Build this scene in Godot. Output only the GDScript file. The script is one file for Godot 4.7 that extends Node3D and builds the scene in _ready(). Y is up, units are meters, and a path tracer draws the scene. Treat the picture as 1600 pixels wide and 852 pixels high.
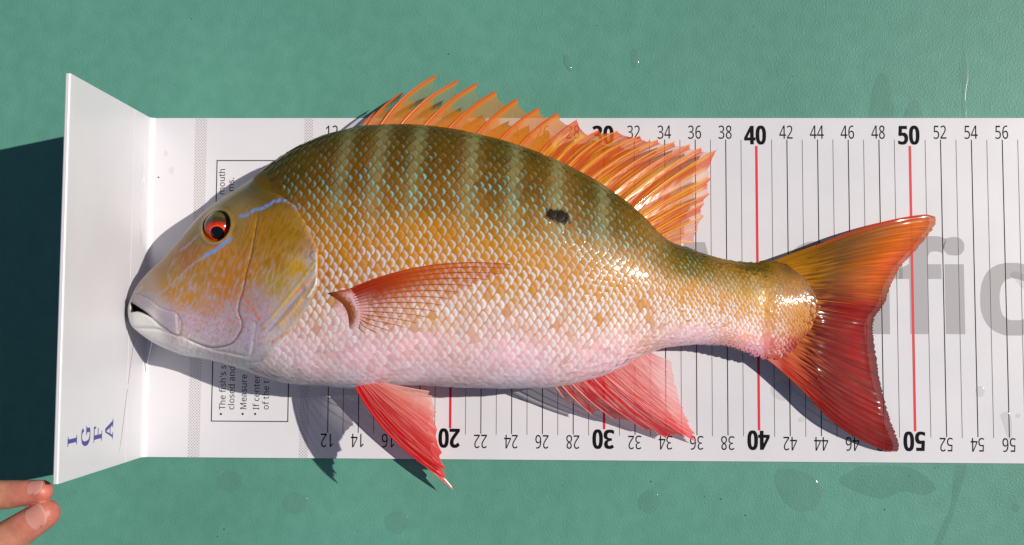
extends Node3D
# A red and olive snapper on a white measuring board, seen from above. Lengths in this script are centimetres; U turns them into metres.
const U := 0.01
const FOCAL := 1560.5916
const EYE := Vector3(25.4162, 65.3367, 14.0512)
const RIGHT := Vector3(0.999753, -0.021732, -0.004628)
const DOWN := Vector3(0.003353, -0.058369, 0.998289)
const AHEAD := Vector3(-0.021965, -0.998058, -0.058282)
const BOARD_W := 22.4
const DECK := -0.3
const FISH_BASE := Vector3(24.0, 0.0, 10.5)

var org := Vector3.ZERO
var used := {}
var rng := RandomNumberGenerator.new()
var noise := FastNoiseLite.new()

func _ready() -> void:
	rng.seed = 7
	noise.seed = 11
	noise.frequency = 1.0
	noise.fractal_octaves = 2
	# camera
	var cam := Camera3D.new()
	cam.name = "camera"
	cam.transform = Transform3D(Basis(RIGHT, -DOWN, -AHEAD).orthonormalized(), EYE * U)
	cam.fov = rad_to_deg(2.0 * atan(426.0 / FOCAL))
	cam.near = 0.02
	cam.far = 20.0
	cam.current = true
	add_child(cam)
	# sky, exposure
	var env := Environment.new()
	env.background_mode = Environment.BG_SKY
	var sky := Sky.new()
	var sm := ProceduralSkyMaterial.new()
	sm.sky_top_color = Color(0.38, 0.435, 0.55)
	sm.sky_horizon_color = Color(0.62, 0.66, 0.72)
	sm.sky_curve = 0.12
	sm.ground_bottom_color = Color(0.10, 0.12, 0.13)
	sm.ground_horizon_color = Color(0.40, 0.46, 0.50)
	sm.sky_energy_multiplier = 0.82
	sky.sky_material = sm
	env.sky = sky
	env.tonemap_mode = Environment.TONE_MAPPER_LINEAR
	env.tonemap_exposure = 0.92
	env.sdfgi_enabled = true
	env.ssao_enabled = true
	env.ssil_enabled = true
	var we := WorldEnvironment.new()
	we.name = "world_environment"
	we.environment = env
	add_child(we)
	# sun
	var sun := DirectionalLight3D.new()
	sun.name = "sun"
	sun.light_energy = 1.45
	sun.light_color = Color(1.0, 0.965, 0.91)
	sun.light_angular_distance = 0.5
	sun.shadow_enabled = true
	add_child(sun)
	sun.look_at_from_position(Vector3.ZERO, Vector3(-0.914, -1.0, 0.19))
	build_deck()
	build_board()
	build_fish()
	build_hand()
	build_water()

# ---------------------------------------------------------------- helpers
func at(px: float, py: float, h: float) -> Vector3:      # the point at height h that a photograph's pixel shows
	var d := RIGHT * (px - 800.0) + DOWN * (py - 426.0) + AHEAD * FOCAL
	return EYE + d * ((h - EYE.y) / d.y)

func lin(r: float, g: float, b: float, a := 1.0) -> Color:
	var c := Color(r / 255.0, g / 255.0, b / 255.0).srgb_to_linear()
	c.a = a
	return c

func numbered(called: String, parent: Node) -> String:
	var key := str(parent.get_instance_id()) + called
	var n: int = used.get(key, 0)
	used[key] = n + 1
	return called if n == 0 else "%s_%03d" % [called, n]

func thing(called: String, label: String, category: String, base: Vector3, group := "") -> Node3D:
	var o := Node3D.new()
	o.name = numbered(called, self)
	add_child(o, true)
	o.position = base * U
	tag(o, label, category, group)
	org = base
	return o

func tag(o: Node3D, label: String, category: String, group := "") -> void:
	o.set_meta("label", label)
	o.set_meta("category", category)
	if group:
		o.set_meta("group", group)

func put(called: String, parent: Node, mesh: Mesh, m: Material) -> MeshInstance3D:
	var o := MeshInstance3D.new()
	o.name = numbered(called, parent)
	o.mesh = mesh
	o.material_override = m
	parent.add_child(o, true)
	return o

# vertices in centimetres; the mesh is in metres, relative to org
func make(vs: PackedVector3Array, ns: PackedVector3Array, cs: PackedColorArray, ix: PackedInt32Array, uv := PackedVector2Array()) -> ArrayMesh:
	var w := PackedVector3Array()
	w.resize(vs.size())
	for i in vs.size():
		w[i] = (vs[i] - org) * U
	var a := []
	a.resize(Mesh.ARRAY_MAX)
	a[Mesh.ARRAY_VERTEX] = w
	a[Mesh.ARRAY_NORMAL] = ns
	if cs.size():
		a[Mesh.ARRAY_COLOR] = cs
	if uv.size():
		a[Mesh.ARRAY_TEX_UV] = uv
	a[Mesh.ARRAY_INDEX] = ix
	var me := ArrayMesh.new()
	me.add_surface_from_arrays(Mesh.PRIMITIVE_TRIANGLES, a)
	return me

# normals of a grid of ni x nj points; the front is dj x di, or di x dj when turned
func grid_normals(vs: PackedVector3Array, ni: int, nj: int, turned := false) -> PackedVector3Array:
	var ns := PackedVector3Array()
	ns.resize(ni * nj)
	for i in ni:
		var i0 := maxi(i - 1, 0) * nj
		var i1 := mini(i + 1, ni - 1) * nj
		for j in nj:
			var di := vs[i1 + j] - vs[i0 + j]
			var dj := vs[i * nj + mini(j + 1, nj - 1)] - vs[i * nj + maxi(j - 1, 0)]
			var n := di.cross(dj) if turned else dj.cross(di)
			ns[i * nj + j] = n.normalized() if n.length_squared() > 1e-16 else Vector3.UP
	return ns

func grid_index(ni: int, nj: int, turned := false, first := 0) -> PackedInt32Array:
	var ix := PackedInt32Array()
	for i in ni - 1:
		for j in nj - 1:
			var a := first + i * nj + j
			var b := a + nj
			if turned:
				ix.append_array([a, a + 1, b, b, a + 1, b + 1])
			else:
				ix.append_array([a, b, a + 1, b, b + 1, a + 1])
	return ix

func grid_mesh(vs: PackedVector3Array, ni: int, nj: int, cs := PackedColorArray(), turned := false) -> ArrayMesh:
	return make(vs, grid_normals(vs, ni, nj, turned), cs, grid_index(ni, nj, turned))

# flat-faced solid: a polygon in the plane of axes a and b, clockwise or not, pushed along axis e
func prism(poly: PackedVector2Array, o: Vector3, a: Vector3, b: Vector3, e: Vector3) -> ArrayMesh:
	var st := SurfaceTool.new()
	st.begin(Mesh.PRIMITIVE_TRIANGLES)
	st.set_smooth_group(-1)
	var p := poly
	if Geometry2D.is_polygon_clockwise(p) == (a.cross(b).dot(e) > 0.0):
		p = poly.duplicate()
		p.reverse()
	var n := p.size()
	var tri := Geometry2D.triangulate_polygon(p)
	var w := func(q: Vector2, k: float) -> Vector3: return (o + a * q.x + b * q.y + e * k - org) * U
	for t in range(0, tri.size(), 3):
		var q := [p[tri[t]], p[tri[t + 1]], p[tri[t + 2]]]
		if ((q[1] - q[0]) as Vector2).cross(q[2] - q[0]) * a.cross(b).dot(e) > 0.0:
			q.reverse()
		for k in 3:
			st.add_vertex(w.call(q[k], 1.0))
		for k in [2, 1, 0]:
			st.add_vertex(w.call(q[k], 0.0))
	for i in n:
		var s: Vector2 = p[i]
		var t: Vector2 = p[(i + 1) % n]
		var f := [w.call(s, 0.0), w.call(t, 0.0), w.call(t, 1.0), w.call(s, 1.0)]
		for k in [0, 2, 1, 0, 3, 2] if true else []:
			st.add_vertex(f[k])
	st.generate_normals()
	return st.commit()

func block(lo: Vector3, hi: Vector3) -> BoxMesh:
	var b := BoxMesh.new()
	b.size = (hi - lo) * U
	return b

func put_block(called: String, parent: Node, lo: Vector3, hi: Vector3, m: Material) -> MeshInstance3D:
	var o := put(called, parent, block(lo, hi), m)
	o.position = ((lo + hi) * 0.5 - org) * U
	return o

func tube(pts: PackedVector3Array, r0: float, r1: float, sides := 6, cs0 := Color.WHITE, cs1 := Color.WHITE, flat := 1.0) -> ArrayMesh:
	var vs := PackedVector3Array()
	var cs := PackedColorArray()
	var n := pts.size()
	for i in n:
		var t := (pts[mini(i + 1, n - 1)] - pts[maxi(i - 1, 0)]).normalized()
		var s := t.cross(Vector3.UP)
		s = s.normalized() if s.length() > 0.01 else Vector3.RIGHT
		var up := s.cross(t)
		var f := float(i) / (n - 1)
		var r := lerpf(r0, r1, f)
		if i == n - 1:
			r *= 0.25
		for j in sides + 1:
			var a := TAU * j / sides
			vs.append(pts[i] + s * cos(a) * r + up * sin(a) * r * flat)
			cs.append(cs0.lerp(cs1, f))
	return grid_mesh(vs, n, sides + 1, cs, true)

func mat(c: Color, rough: float, vertex := false) -> StandardMaterial3D:
	var m := StandardMaterial3D.new()
	m.albedo_color = c
	m.roughness = rough
	m.vertex_color_use_as_albedo = vertex
	return m

func noise_tex(freq: float, size: int, kind := FastNoiseLite.TYPE_SIMPLEX_SMOOTH, octaves := 4, sd := 1, normal := false, bump := 4.0, ramp: Gradient = null) -> NoiseTexture2D:
	var n := FastNoiseLite.new()
	n.noise_type = kind
	n.frequency = freq
	n.fractal_octaves = octaves
	n.seed = sd
	var t := NoiseTexture2D.new()
	t.width = size
	t.height = size
	t.seamless = true
	t.noise = n
	t.as_normal_map = normal
	t.bump_strength = bump
	t.color_ramp = ramp
	return t

func ramp2(a: Color, b: Color) -> Gradient:
	var g := Gradient.new()
	g.set_color(0, a)
	g.set_color(1, b)
	return g

# a smooth curve through points
func spline(p: PackedVector2Array, per: int) -> PackedVector2Array:
	var out := PackedVector2Array()
	for i in p.size() - 1:
		for k in per:
			out.append(p[i].cubic_interpolate(p[i + 1], p[maxi(i - 1, 0)], p[mini(i + 2, p.size() - 1)], float(k) / per))
	out.append(p[p.size() - 1])
	return out

func line_dist(poly: PackedVector2Array, p: Vector2) -> float:
	var best := 1e9
	for i in poly.size() - 1:
		best = minf(best, Geometry2D.get_closest_point_to_segment(p, poly[i], poly[i + 1]).distance_squared_to(p))
	return sqrt(best)

# ---------------------------------------------------------------- deck
func build_deck() -> void:
	org = Vector3.ZERO
	var m := mat(Color.WHITE, 0.5)
	m.albedo_texture = noise_tex(0.012, 1024, FastNoiseLite.TYPE_SIMPLEX_SMOOTH, 5, 5, false, 1.0, ramp2(Color8(88, 147, 133), Color8(97, 156, 142)))
	m.uv1_triplanar = true
	m.uv1_world_triplanar = true
	m.uv1_scale = Vector3(5.3, 5.3, 5.3)
	m.normal_enabled = true
	m.normal_texture = noise_tex(0.15, 1024, FastNoiseLite.TYPE_CELLULAR, 2, 3, true, 5.0)
	m.normal_scale = 0.16
	m.detail_enabled = true
	m.detail_albedo = noise_tex(0.006, 512, FastNoiseLite.TYPE_SIMPLEX_SMOOTH, 4, 15, false, 1.0, ramp2(Color8(228, 232, 230), Color8(255, 255, 255)))
	m.detail_blend_mode = BaseMaterial3D.BLEND_MODE_MUL
	m.detail_uv_layer = BaseMaterial3D.DETAIL_UV_2
	m.uv2_triplanar = true
	m.uv2_world_triplanar = true
	m.uv2_scale = Vector3(1.3, 1.3, 1.3)
	m.metallic_specular = 0.38
	var lo := Vector3(-140, DECK - 4.0, -130)
	var hi := Vector3(190, DECK, 160)
	var o := put_block("deck_surface", self, lo, hi, m)
	o.set_meta("kind", "structure")
	o.set_meta("label", "sea green grained vinyl surface under the measuring board")

# ---------------------------------------------------------------- measuring board
func text(called: String, parent: Node, words: String, at_: Vector3, cap: float, squeeze: float, turn: float, weight: int, m: Material, face := "Droid Sans") -> MeshInstance3D:
	var f := SystemFont.new()
	f.font_names = PackedStringArray([face])
	f.font_weight = weight
	var t := TextMesh.new()
	t.font = f
	t.text = words
	t.font_size = 96 if cap > 0.75 else 48
	t.pixel_size = cap * U / 0.714 / t.font_size      # not below 0.0001
	t.depth = 0.0
	t.curve_step = 1.0
	var o := put(called, parent, t, m)
	o.transform = Transform3D(Basis(Vector3.UP, turn) * Basis(Vector3.RIGHT, -PI / 2) * Basis.from_scale(Vector3(squeeze, 1, 1)), (at_ - org) * U)
	return o

func build_board() -> void:
	var b := thing("measuring_board", "white plastic fish measuring board with upright end plate and centimetre scale", "measuring board", Vector3(30, 0, BOARD_W / 2))
	var white := mat(Color.WHITE, 0.3)
	white.albedo_texture = noise_tex(0.006, 512, FastNoiseLite.TYPE_SIMPLEX_SMOOTH, 4, 9, false, 1.0, ramp2(Color8(211, 211, 219), Color8(218, 217, 225)))
	white.roughness_texture = noise_tex(0.01, 512, FastNoiseLite.TYPE_SIMPLEX_SMOOTH, 4, 21, false, 1.0, ramp2(Color(0.75, 0.75, 0.75), Color(1, 1, 1)))
	white.roughness = 0.42
	white.uv1_triplanar = true
	white.uv1_scale = Vector3(4, 4, 4)
	put("base_panel", b, prism(PackedVector2Array([Vector2(0.25, DECK), Vector2(76, DECK), Vector2(76, -0.03), Vector2(75.97, 0), Vector2(0.25, 0)]), Vector3.ZERO, Vector3.RIGHT, Vector3.UP, Vector3(0, 0, BOARD_W)), white)
	# the end plate and its rounded fold, one bent sheet
	var inner := PackedVector2Array()
	var outer := PackedVector2Array()
	for k in 9:
		var a := PI / 2 * k / 8
		inner.append(Vector2(0.25 - 0.4 * sin(a), 0.4 - 0.4 * cos(a)))
		outer.append(Vector2(0.25 - 0.7 * sin(a), 0.4 - 0.7 * cos(a)))
	var prof := inner.duplicate()
	prof.append_array([Vector2(-0.15, 11.52), Vector2(-0.18, 11.57), Vector2(-0.23, 11.6), Vector2(-0.38, 11.6), Vector2(-0.43, 11.57), Vector2(-0.45, 11.52)])
	outer.reverse()
	prof.append_array(outer)
	put("end_plate", b, prism(prof, Vector3.ZERO, Vector3.RIGHT, Vector3.UP, Vector3(0, 0, BOARD_W)), white)
	put_block("plate_seam", b, Vector3(-0.152, 2.66, 0.03), Vector3(-0.135, 2.71, BOARD_W - 0.03), white)
	var ink := mat(Color8(13, 10, 17), 0.7)
	ink.metallic_specular = 0.25
	var thin := mat(Color8(62, 58, 70), 0.55)
	var red := mat(Color8(214, 20, 48), 0.5)
	var grey := mat(Color8(164, 162, 168), 0.5)
	var blue := mat(Color8(62, 64, 150), 0.5)
	var y := 0.006
	for n in range(12, 75):
		if n % 10 == 0:
			put_block("red_mark", b, Vector3(n - 0.08, y, 1.85), Vector3(n + 0.08, y + 0.004, BOARD_W - 2.0), red)
		elif n % 2 == 0:
			put_block("scale_line", b, Vector3(n - 0.028, y, 1.43), Vector3(n + 0.028, y + 0.003, BOARD_W - 1.66), ink)
		else:
			put_block("scale_line", b, Vector3(n - 0.016, y, 1.43), Vector3(n + 0.016, y + 0.003, BOARD_W - 1.6), thin)
		if n % 2 == 0:
			var bold := n % 10 == 0
			var cap := 1.24 if bold else 0.86
			for side in 2:
				var z := (0.52 + cap / 2) if side == 0 else BOARD_W - (0.75 + cap / 2)
				if bold:
					for k in [-1, 1]:
						var o := text("scale_number", b, str(n), Vector3(n - 0.06 + 0.022 * k, y + 0.002 * k, z), cap, 0.76, PI * side, 700, ink)
						o.set_meta("label", "bold black number %d" % n)
				else:
					text("scale_number", b, str(n), Vector3(n - 0.03, y, z), cap, 0.7, PI * side, 400, ink).set_meta("label", "thin black number %d" % n)
	# large grey lettering under the tail
	for w in [["A", 1086.0, 0.86], ["O", 1279.0, 0.86], ["f", 1379.0, 0.95], ["f", 1440.0, 0.95], ["i", 1492.0, 0.98], ["c", 1573.0, 0.98]]:
		var p := at(w[1], 524.0, 0.0)
		var q := at(w[1], 380.0, 0.0)
		var cap: float = p.z - q.z
		text("grey_letter", b, w[0], Vector3(p.x, 0.003, (p.z + q.z) / 2 + (0.0 if w[0] in "AOi" else 0.0)), cap, w[2], 0.0, 700, grey)
	# the boxed instructions, printed sideways
	var lo := at(339, 251, 0)
	var hi := at(449.5, 659, 0)
	for e in [[lo.x, lo.z, hi.x, lo.z], [lo.x, hi.z, hi.x, hi.z], [lo.x, lo.z, lo.x, hi.z], [hi.x, lo.z, hi.x, hi.z]]:
		put_block("text_frame", b, Vector3(e[0] - 0.03, y, e[1] - 0.03), Vector3(e[2] + 0.03, y + 0.003 + (0.001 if e[0] == e[2] else 0.0), e[3] + 0.03), ink)
	for w in [["•", 345.0, 650.0], ["The fish's s", 347.0, 641.0], ["closed and", 361.0, 641.0], ["•", 379.0, 650.0], ["Measure", 380.0, 641.0], ["•", 398.5, 650.0], ["If center", 400.0, 641.0], ["of the t", 415.0, 641.0]]:
		var p := at(w[1], w[2], 0)
		var o := text("printed_line", b, w[0], Vector3(p.x, y, p.z), 0.41, 1.04, PI / 2, 400, ink)
		(o.mesh as TextMesh).horizontal_alignment = HORIZONTAL_ALIGNMENT_LEFT
	for w in [["mouth", 347.0, 263.0], ["ms.", 361.0, 277.0]]:
		var p := at(w[1], w[2], 0)
		var o := text("printed_line", b, w[0], Vector3(p.x, y, p.z), 0.41, 1.04, PI / 2, 400, ink)
		(o.mesh as TextMesh).horizontal_alignment = HORIZONTAL_ALIGNMENT_RIGHT
	# dotted strips
	var im := Image.create(16, 16, false, Image.FORMAT_RGB8)
	im.fill(Color8(212, 209, 215))
	for c in [Vector2i(4, 4), Vector2i(12, 12)]:
		for u in range(-2, 3):
			for v in range(-2, 3):
				if u * u + v * v <= 5:
					im.set_pixelv(c + Vector2i(u, v), Color8(120, 122, 132))
	var dots := mat(Color.WHITE, 0.5)
	dots.albedo_texture = ImageTexture.create_from_image(im)
	for s in [[293.0, 312.0], [467.0, 481.0]]:
		var x0 := at(s[0], 700, 0).x
		var x1 := at(s[1], 700, 0).x
		var vs := PackedVector3Array([Vector3(x0, 0.004, 0.02), Vector3(x0, 0.004, BOARD_W - 0.02), Vector3(x1, 0.004, 0.02), Vector3(x1, 0.004, BOARD_W - 0.02)])
		var up := PackedVector3Array([Vector3.UP, Vector3.UP, Vector3.UP, Vector3.UP])
		var k := 5.2
		put("dotted_strip", b, make(vs, up, PackedColorArray(), PackedInt32Array([0, 2, 1, 2, 3, 1]), PackedVector2Array([Vector2.ZERO, Vector2(0, BOARD_W * k), Vector2((x1 - x0) * k, 0), Vector2((x1 - x0) * k, BOARD_W * k)])), dots)
	var cut := PackedVector3Array()
	for e in [[209.0, 532.0], [203.0, 575.0], [196.0, 630.0], [190.0, 680.0], [186.0, 708.0]]:
		var d: Vector3 = RIGHT * (e[0] - 800.0) + DOWN * (e[1] - 426.0) + AHEAD * FOCAL
		cut.append(EYE + d * ((-0.147 - EYE.x) / d.x))
	put("scratch", b, tube(cut, 0.012, 0.012, 5), thin)
	var dot := at(248, 277, 0)
	put("speck", b, tube(PackedVector3Array([dot + Vector3(-0.05, 0.01, 0), dot + Vector3(0.05, 0.01, 0.02)]), 0.05, 0.05, 8), ink)
	# the blue letters down the end plate
	for w in [["I", 113.0, 689.0, 1.0], ["G", 134.0, 682.0, 1.05], ["F", 153.0, 678.0, 1.05], ["A", 170.5, 672.0, 1.05]]:
		var d: Vector3 = RIGHT * (w[1] - 800.0) + DOWN * (w[2] - 426.0) + AHEAD * FOCAL
		var p: Vector3 = EYE + d * ((-0.145 - EYE.x) / d.x)
		var f := SystemFont.new()
		f.font_names = PackedStringArray(["Droid Serif"])
		f.font_weight = 700
		var t := TextMesh.new()
		t.font = f
		t.text = w[0]
		t.font_size = 96
		t.pixel_size = 1.12 * U / 0.714 / 96.0
		t.depth = 0.0
		var o := put("blue_letter", b, t, blue)
		o.transform = Transform3D(Basis(Vector3(0, 0, -1), Vector3(0, 1, 0), Vector3(1, 0, 0)) * Basis.from_scale(Vector3(w[3], 1, 1)), (p - org) * U)

# ---------------------------------------------------------------- fish: shape of the body
const STEPS := 1200
var x0 := 0.0
var x1 := 1.0
var top_l := PackedFloat32Array()
var bot_l := PackedFloat32Array()
var mid_h := PackedFloat32Array()
var half_t := PackedFloat32Array()

func table(pairs: PackedVector2Array) -> PackedFloat32Array:      # a curve through pairs sorted by x, at STEPS + 1 stations from x0 to x1
	var c := spline(pairs, 10)
	var out := PackedFloat32Array()
	out.resize(STEPS + 1)
	var k := 0
	for i in STEPS + 1:
		var x := lerpf(x0, x1, float(i) / STEPS)
		while k < c.size() - 2 and c[k + 1].x < x:
			k += 1
		var a := c[k]
		var b := c[k + 1]
		out[i] = lerpf(a.y, b.y, clampf((x - a.x) / maxf(b.x - a.x, 1e-5), 0.0, 1.0))
	return out

func look(t: PackedFloat32Array, x: float) -> float:
	var f := clampf((x - x0) / (x1 - x0), 0.0, 1.0) * STEPS
	var i := mini(int(f), STEPS - 1)
	return lerpf(t[i], t[i + 1], f - i)

func hc_px(px: float) -> float:
	var t := [[205, 3.1], [240, 3.2], [320, 3.6], [440, 4.1], [600, 4.35], [760, 4.2], [900, 3.7], [1000, 3.1], [1100, 2.25], [1180, 1.5], [1240, 1.2], [1300, 0.85]]
	for i in t.size() - 1:
		if px <= t[i + 1][0]:
			return lerpf(t[i][1], t[i + 1][1], clampf((px - t[i][0]) / (t[i + 1][0] - t[i][0]), 0, 1))
	return 0.85

func shape_tables() -> void:
	var tp := PackedVector2Array([Vector2(206, 469), Vector2(213, 455), Vector2(222, 440), Vector2(235, 425), Vector2(250, 411), Vector2(263, 400), Vector2(280, 380), Vector2(295, 362), Vector2(310, 344), Vector2(325, 328), Vector2(345, 314), Vector2(372, 297), Vector2(395, 282), Vector2(420, 262), Vector2(440, 248), Vector2(470, 230), Vector2(510, 213), Vector2(540, 205), Vector2(570, 199), Vector2(600, 197), Vector2(640, 197), Vector2(680, 200), Vector2(720, 206), Vector2(760, 215), Vector2(800, 226), Vector2(850, 244), Vector2(880, 257), Vector2(920, 278), Vector2(960, 303), Vector2(1000, 335), Vector2(1030, 366), Vector2(1048, 379), Vector2(1080, 390), Vector2(1110, 400), Vector2(1145, 409), Vector2(1175, 412), Vector2(1205, 410), Vector2(1235, 412), Vector2(1262, 420), Vector2(1284, 438), Vector2(1298, 462)])
	var bt := PackedVector2Array([Vector2(206, 503), Vector2(210, 512), Vector2(217, 519), Vector2(232, 530), Vector2(247, 539), Vector2(265, 547), Vector2(290, 556), Vector2(320, 561), Vector2(350, 568), Vector2(375, 576), Vector2(400, 584), Vector2(440, 596), Vector2(475, 601), Vector2(510, 604), Vector2(560, 607), Vector2(600, 604), Vector2(660, 602), Vector2(710, 605), Vector2(760, 607), Vector2(810, 607), Vector2(862, 605), Vector2(900, 599), Vector2(950, 584), Vector2(1000, 559), Vector2(1030, 546), Vector2(1060, 541), Vector2(1100, 538), Vector2(1135, 540), Vector2(1165, 548), Vector2(1190, 556), Vector2(1215, 560), Vector2(1240, 553), Vector2(1266, 541), Vector2(1286, 520), Vector2(1299, 492)])
	var tc := PackedVector2Array()
	var bc := PackedVector2Array()
	for p in tp:
		var w := at(p.x, p.y, hc_px(p.x))
		tc.append(Vector2(w.x, w.z))
	for p in bt:
		var w := at(p.x, p.y, hc_px(p.x))
		bc.append(Vector2(w.x, w.z))
	x0 = maxf(tc[0].x, bc[0].x)
	x1 = minf(tc[tc.size() - 1].x, bc[bc.size() - 1].x)
	top_l = table(tc)
	bot_l = table(bc)
	var hs := PackedVector2Array()
	var ts := PackedVector2Array()
	for e in [[206, 0.55], [216, 1.0], [240, 1.55], [280, 2.15], [320, 2.6], [380, 3.25], [440, 3.75], [520, 4.1], [600, 4.25], [700, 4.2], [800, 3.95], [900, 3.45], [1000, 2.7], [1080, 1.9], [1140, 1.28], [1180, 0.86], [1220, 0.62], [1260, 0.36], [1299, 0.12]]:
		var h := hc_px(e[0])
		var w := at(e[0], 470, h)
		hs.append(Vector2(w.x, h))
		ts.append(Vector2(w.x, e[1]))
	mid_h = table(hs)
	half_t = table(ts)

func profile(q: float, x: float) -> float:      # height of the flank over the midline, 0 at the outline, 1 at the middle; flatter where the tail begins
	return pow(maxf(1.0 - q * q, 0.0), lerpf(0.46, 1.15, smoothstep(x1 - 5.2, x1 - 2.6, x)))

func q_of(x: float, z: float) -> float:
	var a := look(top_l, x)
	var b := look(bot_l, x)
	return (2.0 * z - a - b) / maxf(b - a, 0.01)

func skin(x: float, z: float) -> float:      # height of the upper flank, without the relief of the head
	var q := clampf(q_of(x, z), -0.995, 0.995)
	return look(mid_h, x) + look(half_t, x) * profile(q, x)

func fp(px: float, py: float) -> Vector2:      # where on the fish a pixel of the photograph lies, in the plane of the board
	var h := 4.0
	var p := Vector3.ZERO
	for i in 8:
		p = at(px, py, h)
		h = lerpf(h, skin(p.x, p.z), 0.8)
	return Vector2(p.x, p.z)

func fps(list: Array) -> PackedVector2Array:
	var out := PackedVector2Array()
	for i in range(0, list.size(), 2):
		out.append(fp(list[i], list[i + 1]))
	return out

# ---------------------------------------------------------------- fish: colours as a field over the flank
const FW := 180
const FH := 100
var head_f := PackedColorArray()
var body_f := PackedColorArray()

func field(anchors: Array) -> PackedColorArray:
	var ps := []
	for a in anchors:
		var c := lin(a[2], a[3], a[4])
		var l := c.r * 0.3 + c.g * 0.6 + c.b * 0.1
		c = Color(maxf(l + (c.r - l) * 1.22, 0.0), maxf(l + (c.g - l) * 1.22, 0.0), maxf(l + (c.b - l) * 1.22, 0.0)) * 0.94
		ps.append([fp(a[0], a[1]), c])
	var out := PackedColorArray()
	out.resize(FW * FH)
	for i in FW:
		for j in FH:
			var p := Vector2(-2.0 + 50.0 * i / (FW - 1), -2.0 + 26.0 * j / (FH - 1))
			var sum := Color(0, 0, 0, 0)
			var ws := 0.0
			for a in ps:
				var d: float = p.distance_squared_to(a[0]) + 0.12
				var w := 1.0 / (d * d)
				sum += a[1] * w
				ws += w
			out[i * FH + j] = sum / ws
	return out

func pick(f: PackedColorArray, x: float, z: float) -> Color:
	var u := clampf((x + 2.0) / 50.0 * (FW - 1), 0.0, FW - 1.01)
	var v := clampf((z + 2.0) / 26.0 * (FH - 1), 0.0, FH - 1.01)
	var i := int(u)
	var j := int(v)
	var k := i * FH + j
	return f[k].lerp(f[k + 1], v - j).lerp(f[k + FH].lerp(f[k + FH + 1], v - j), u - i)

var gill := PackedVector2Array()
var preop := PackedVector2Array()
var jaw_up := PackedVector2Array()
var jaw_low := PackedVector2Array()
var mouth := PackedVector2Array()
var jaw_up_edge := PackedVector2Array()
var jaw_low_edge := PackedVector2Array()
var mouth_edge := PackedVector2Array()
var flap := PackedVector2Array()
var jaw_fold := PackedVector2Array()
var strokes := []
var ridges := []
var eye_at := Vector2.ZERO
var pec_at := Vector2.ZERO

func gill_x(z: float) -> float:      # how far back the gill cover reaches at z
	for i in gill.size() - 1:
		if z <= gill[i + 1].y:
			return lerpf(gill[i].x, gill[i + 1].x, clampf((z - gill[i].y) / maxf(gill[i + 1].y - gill[i].y, 1e-4), 0.0, 1.0))
	return gill[gill.size() - 1].x

func closed(p: PackedVector2Array) -> PackedVector2Array:
	var c := p.duplicate()
	c.append(p[0])
	return c

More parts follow.
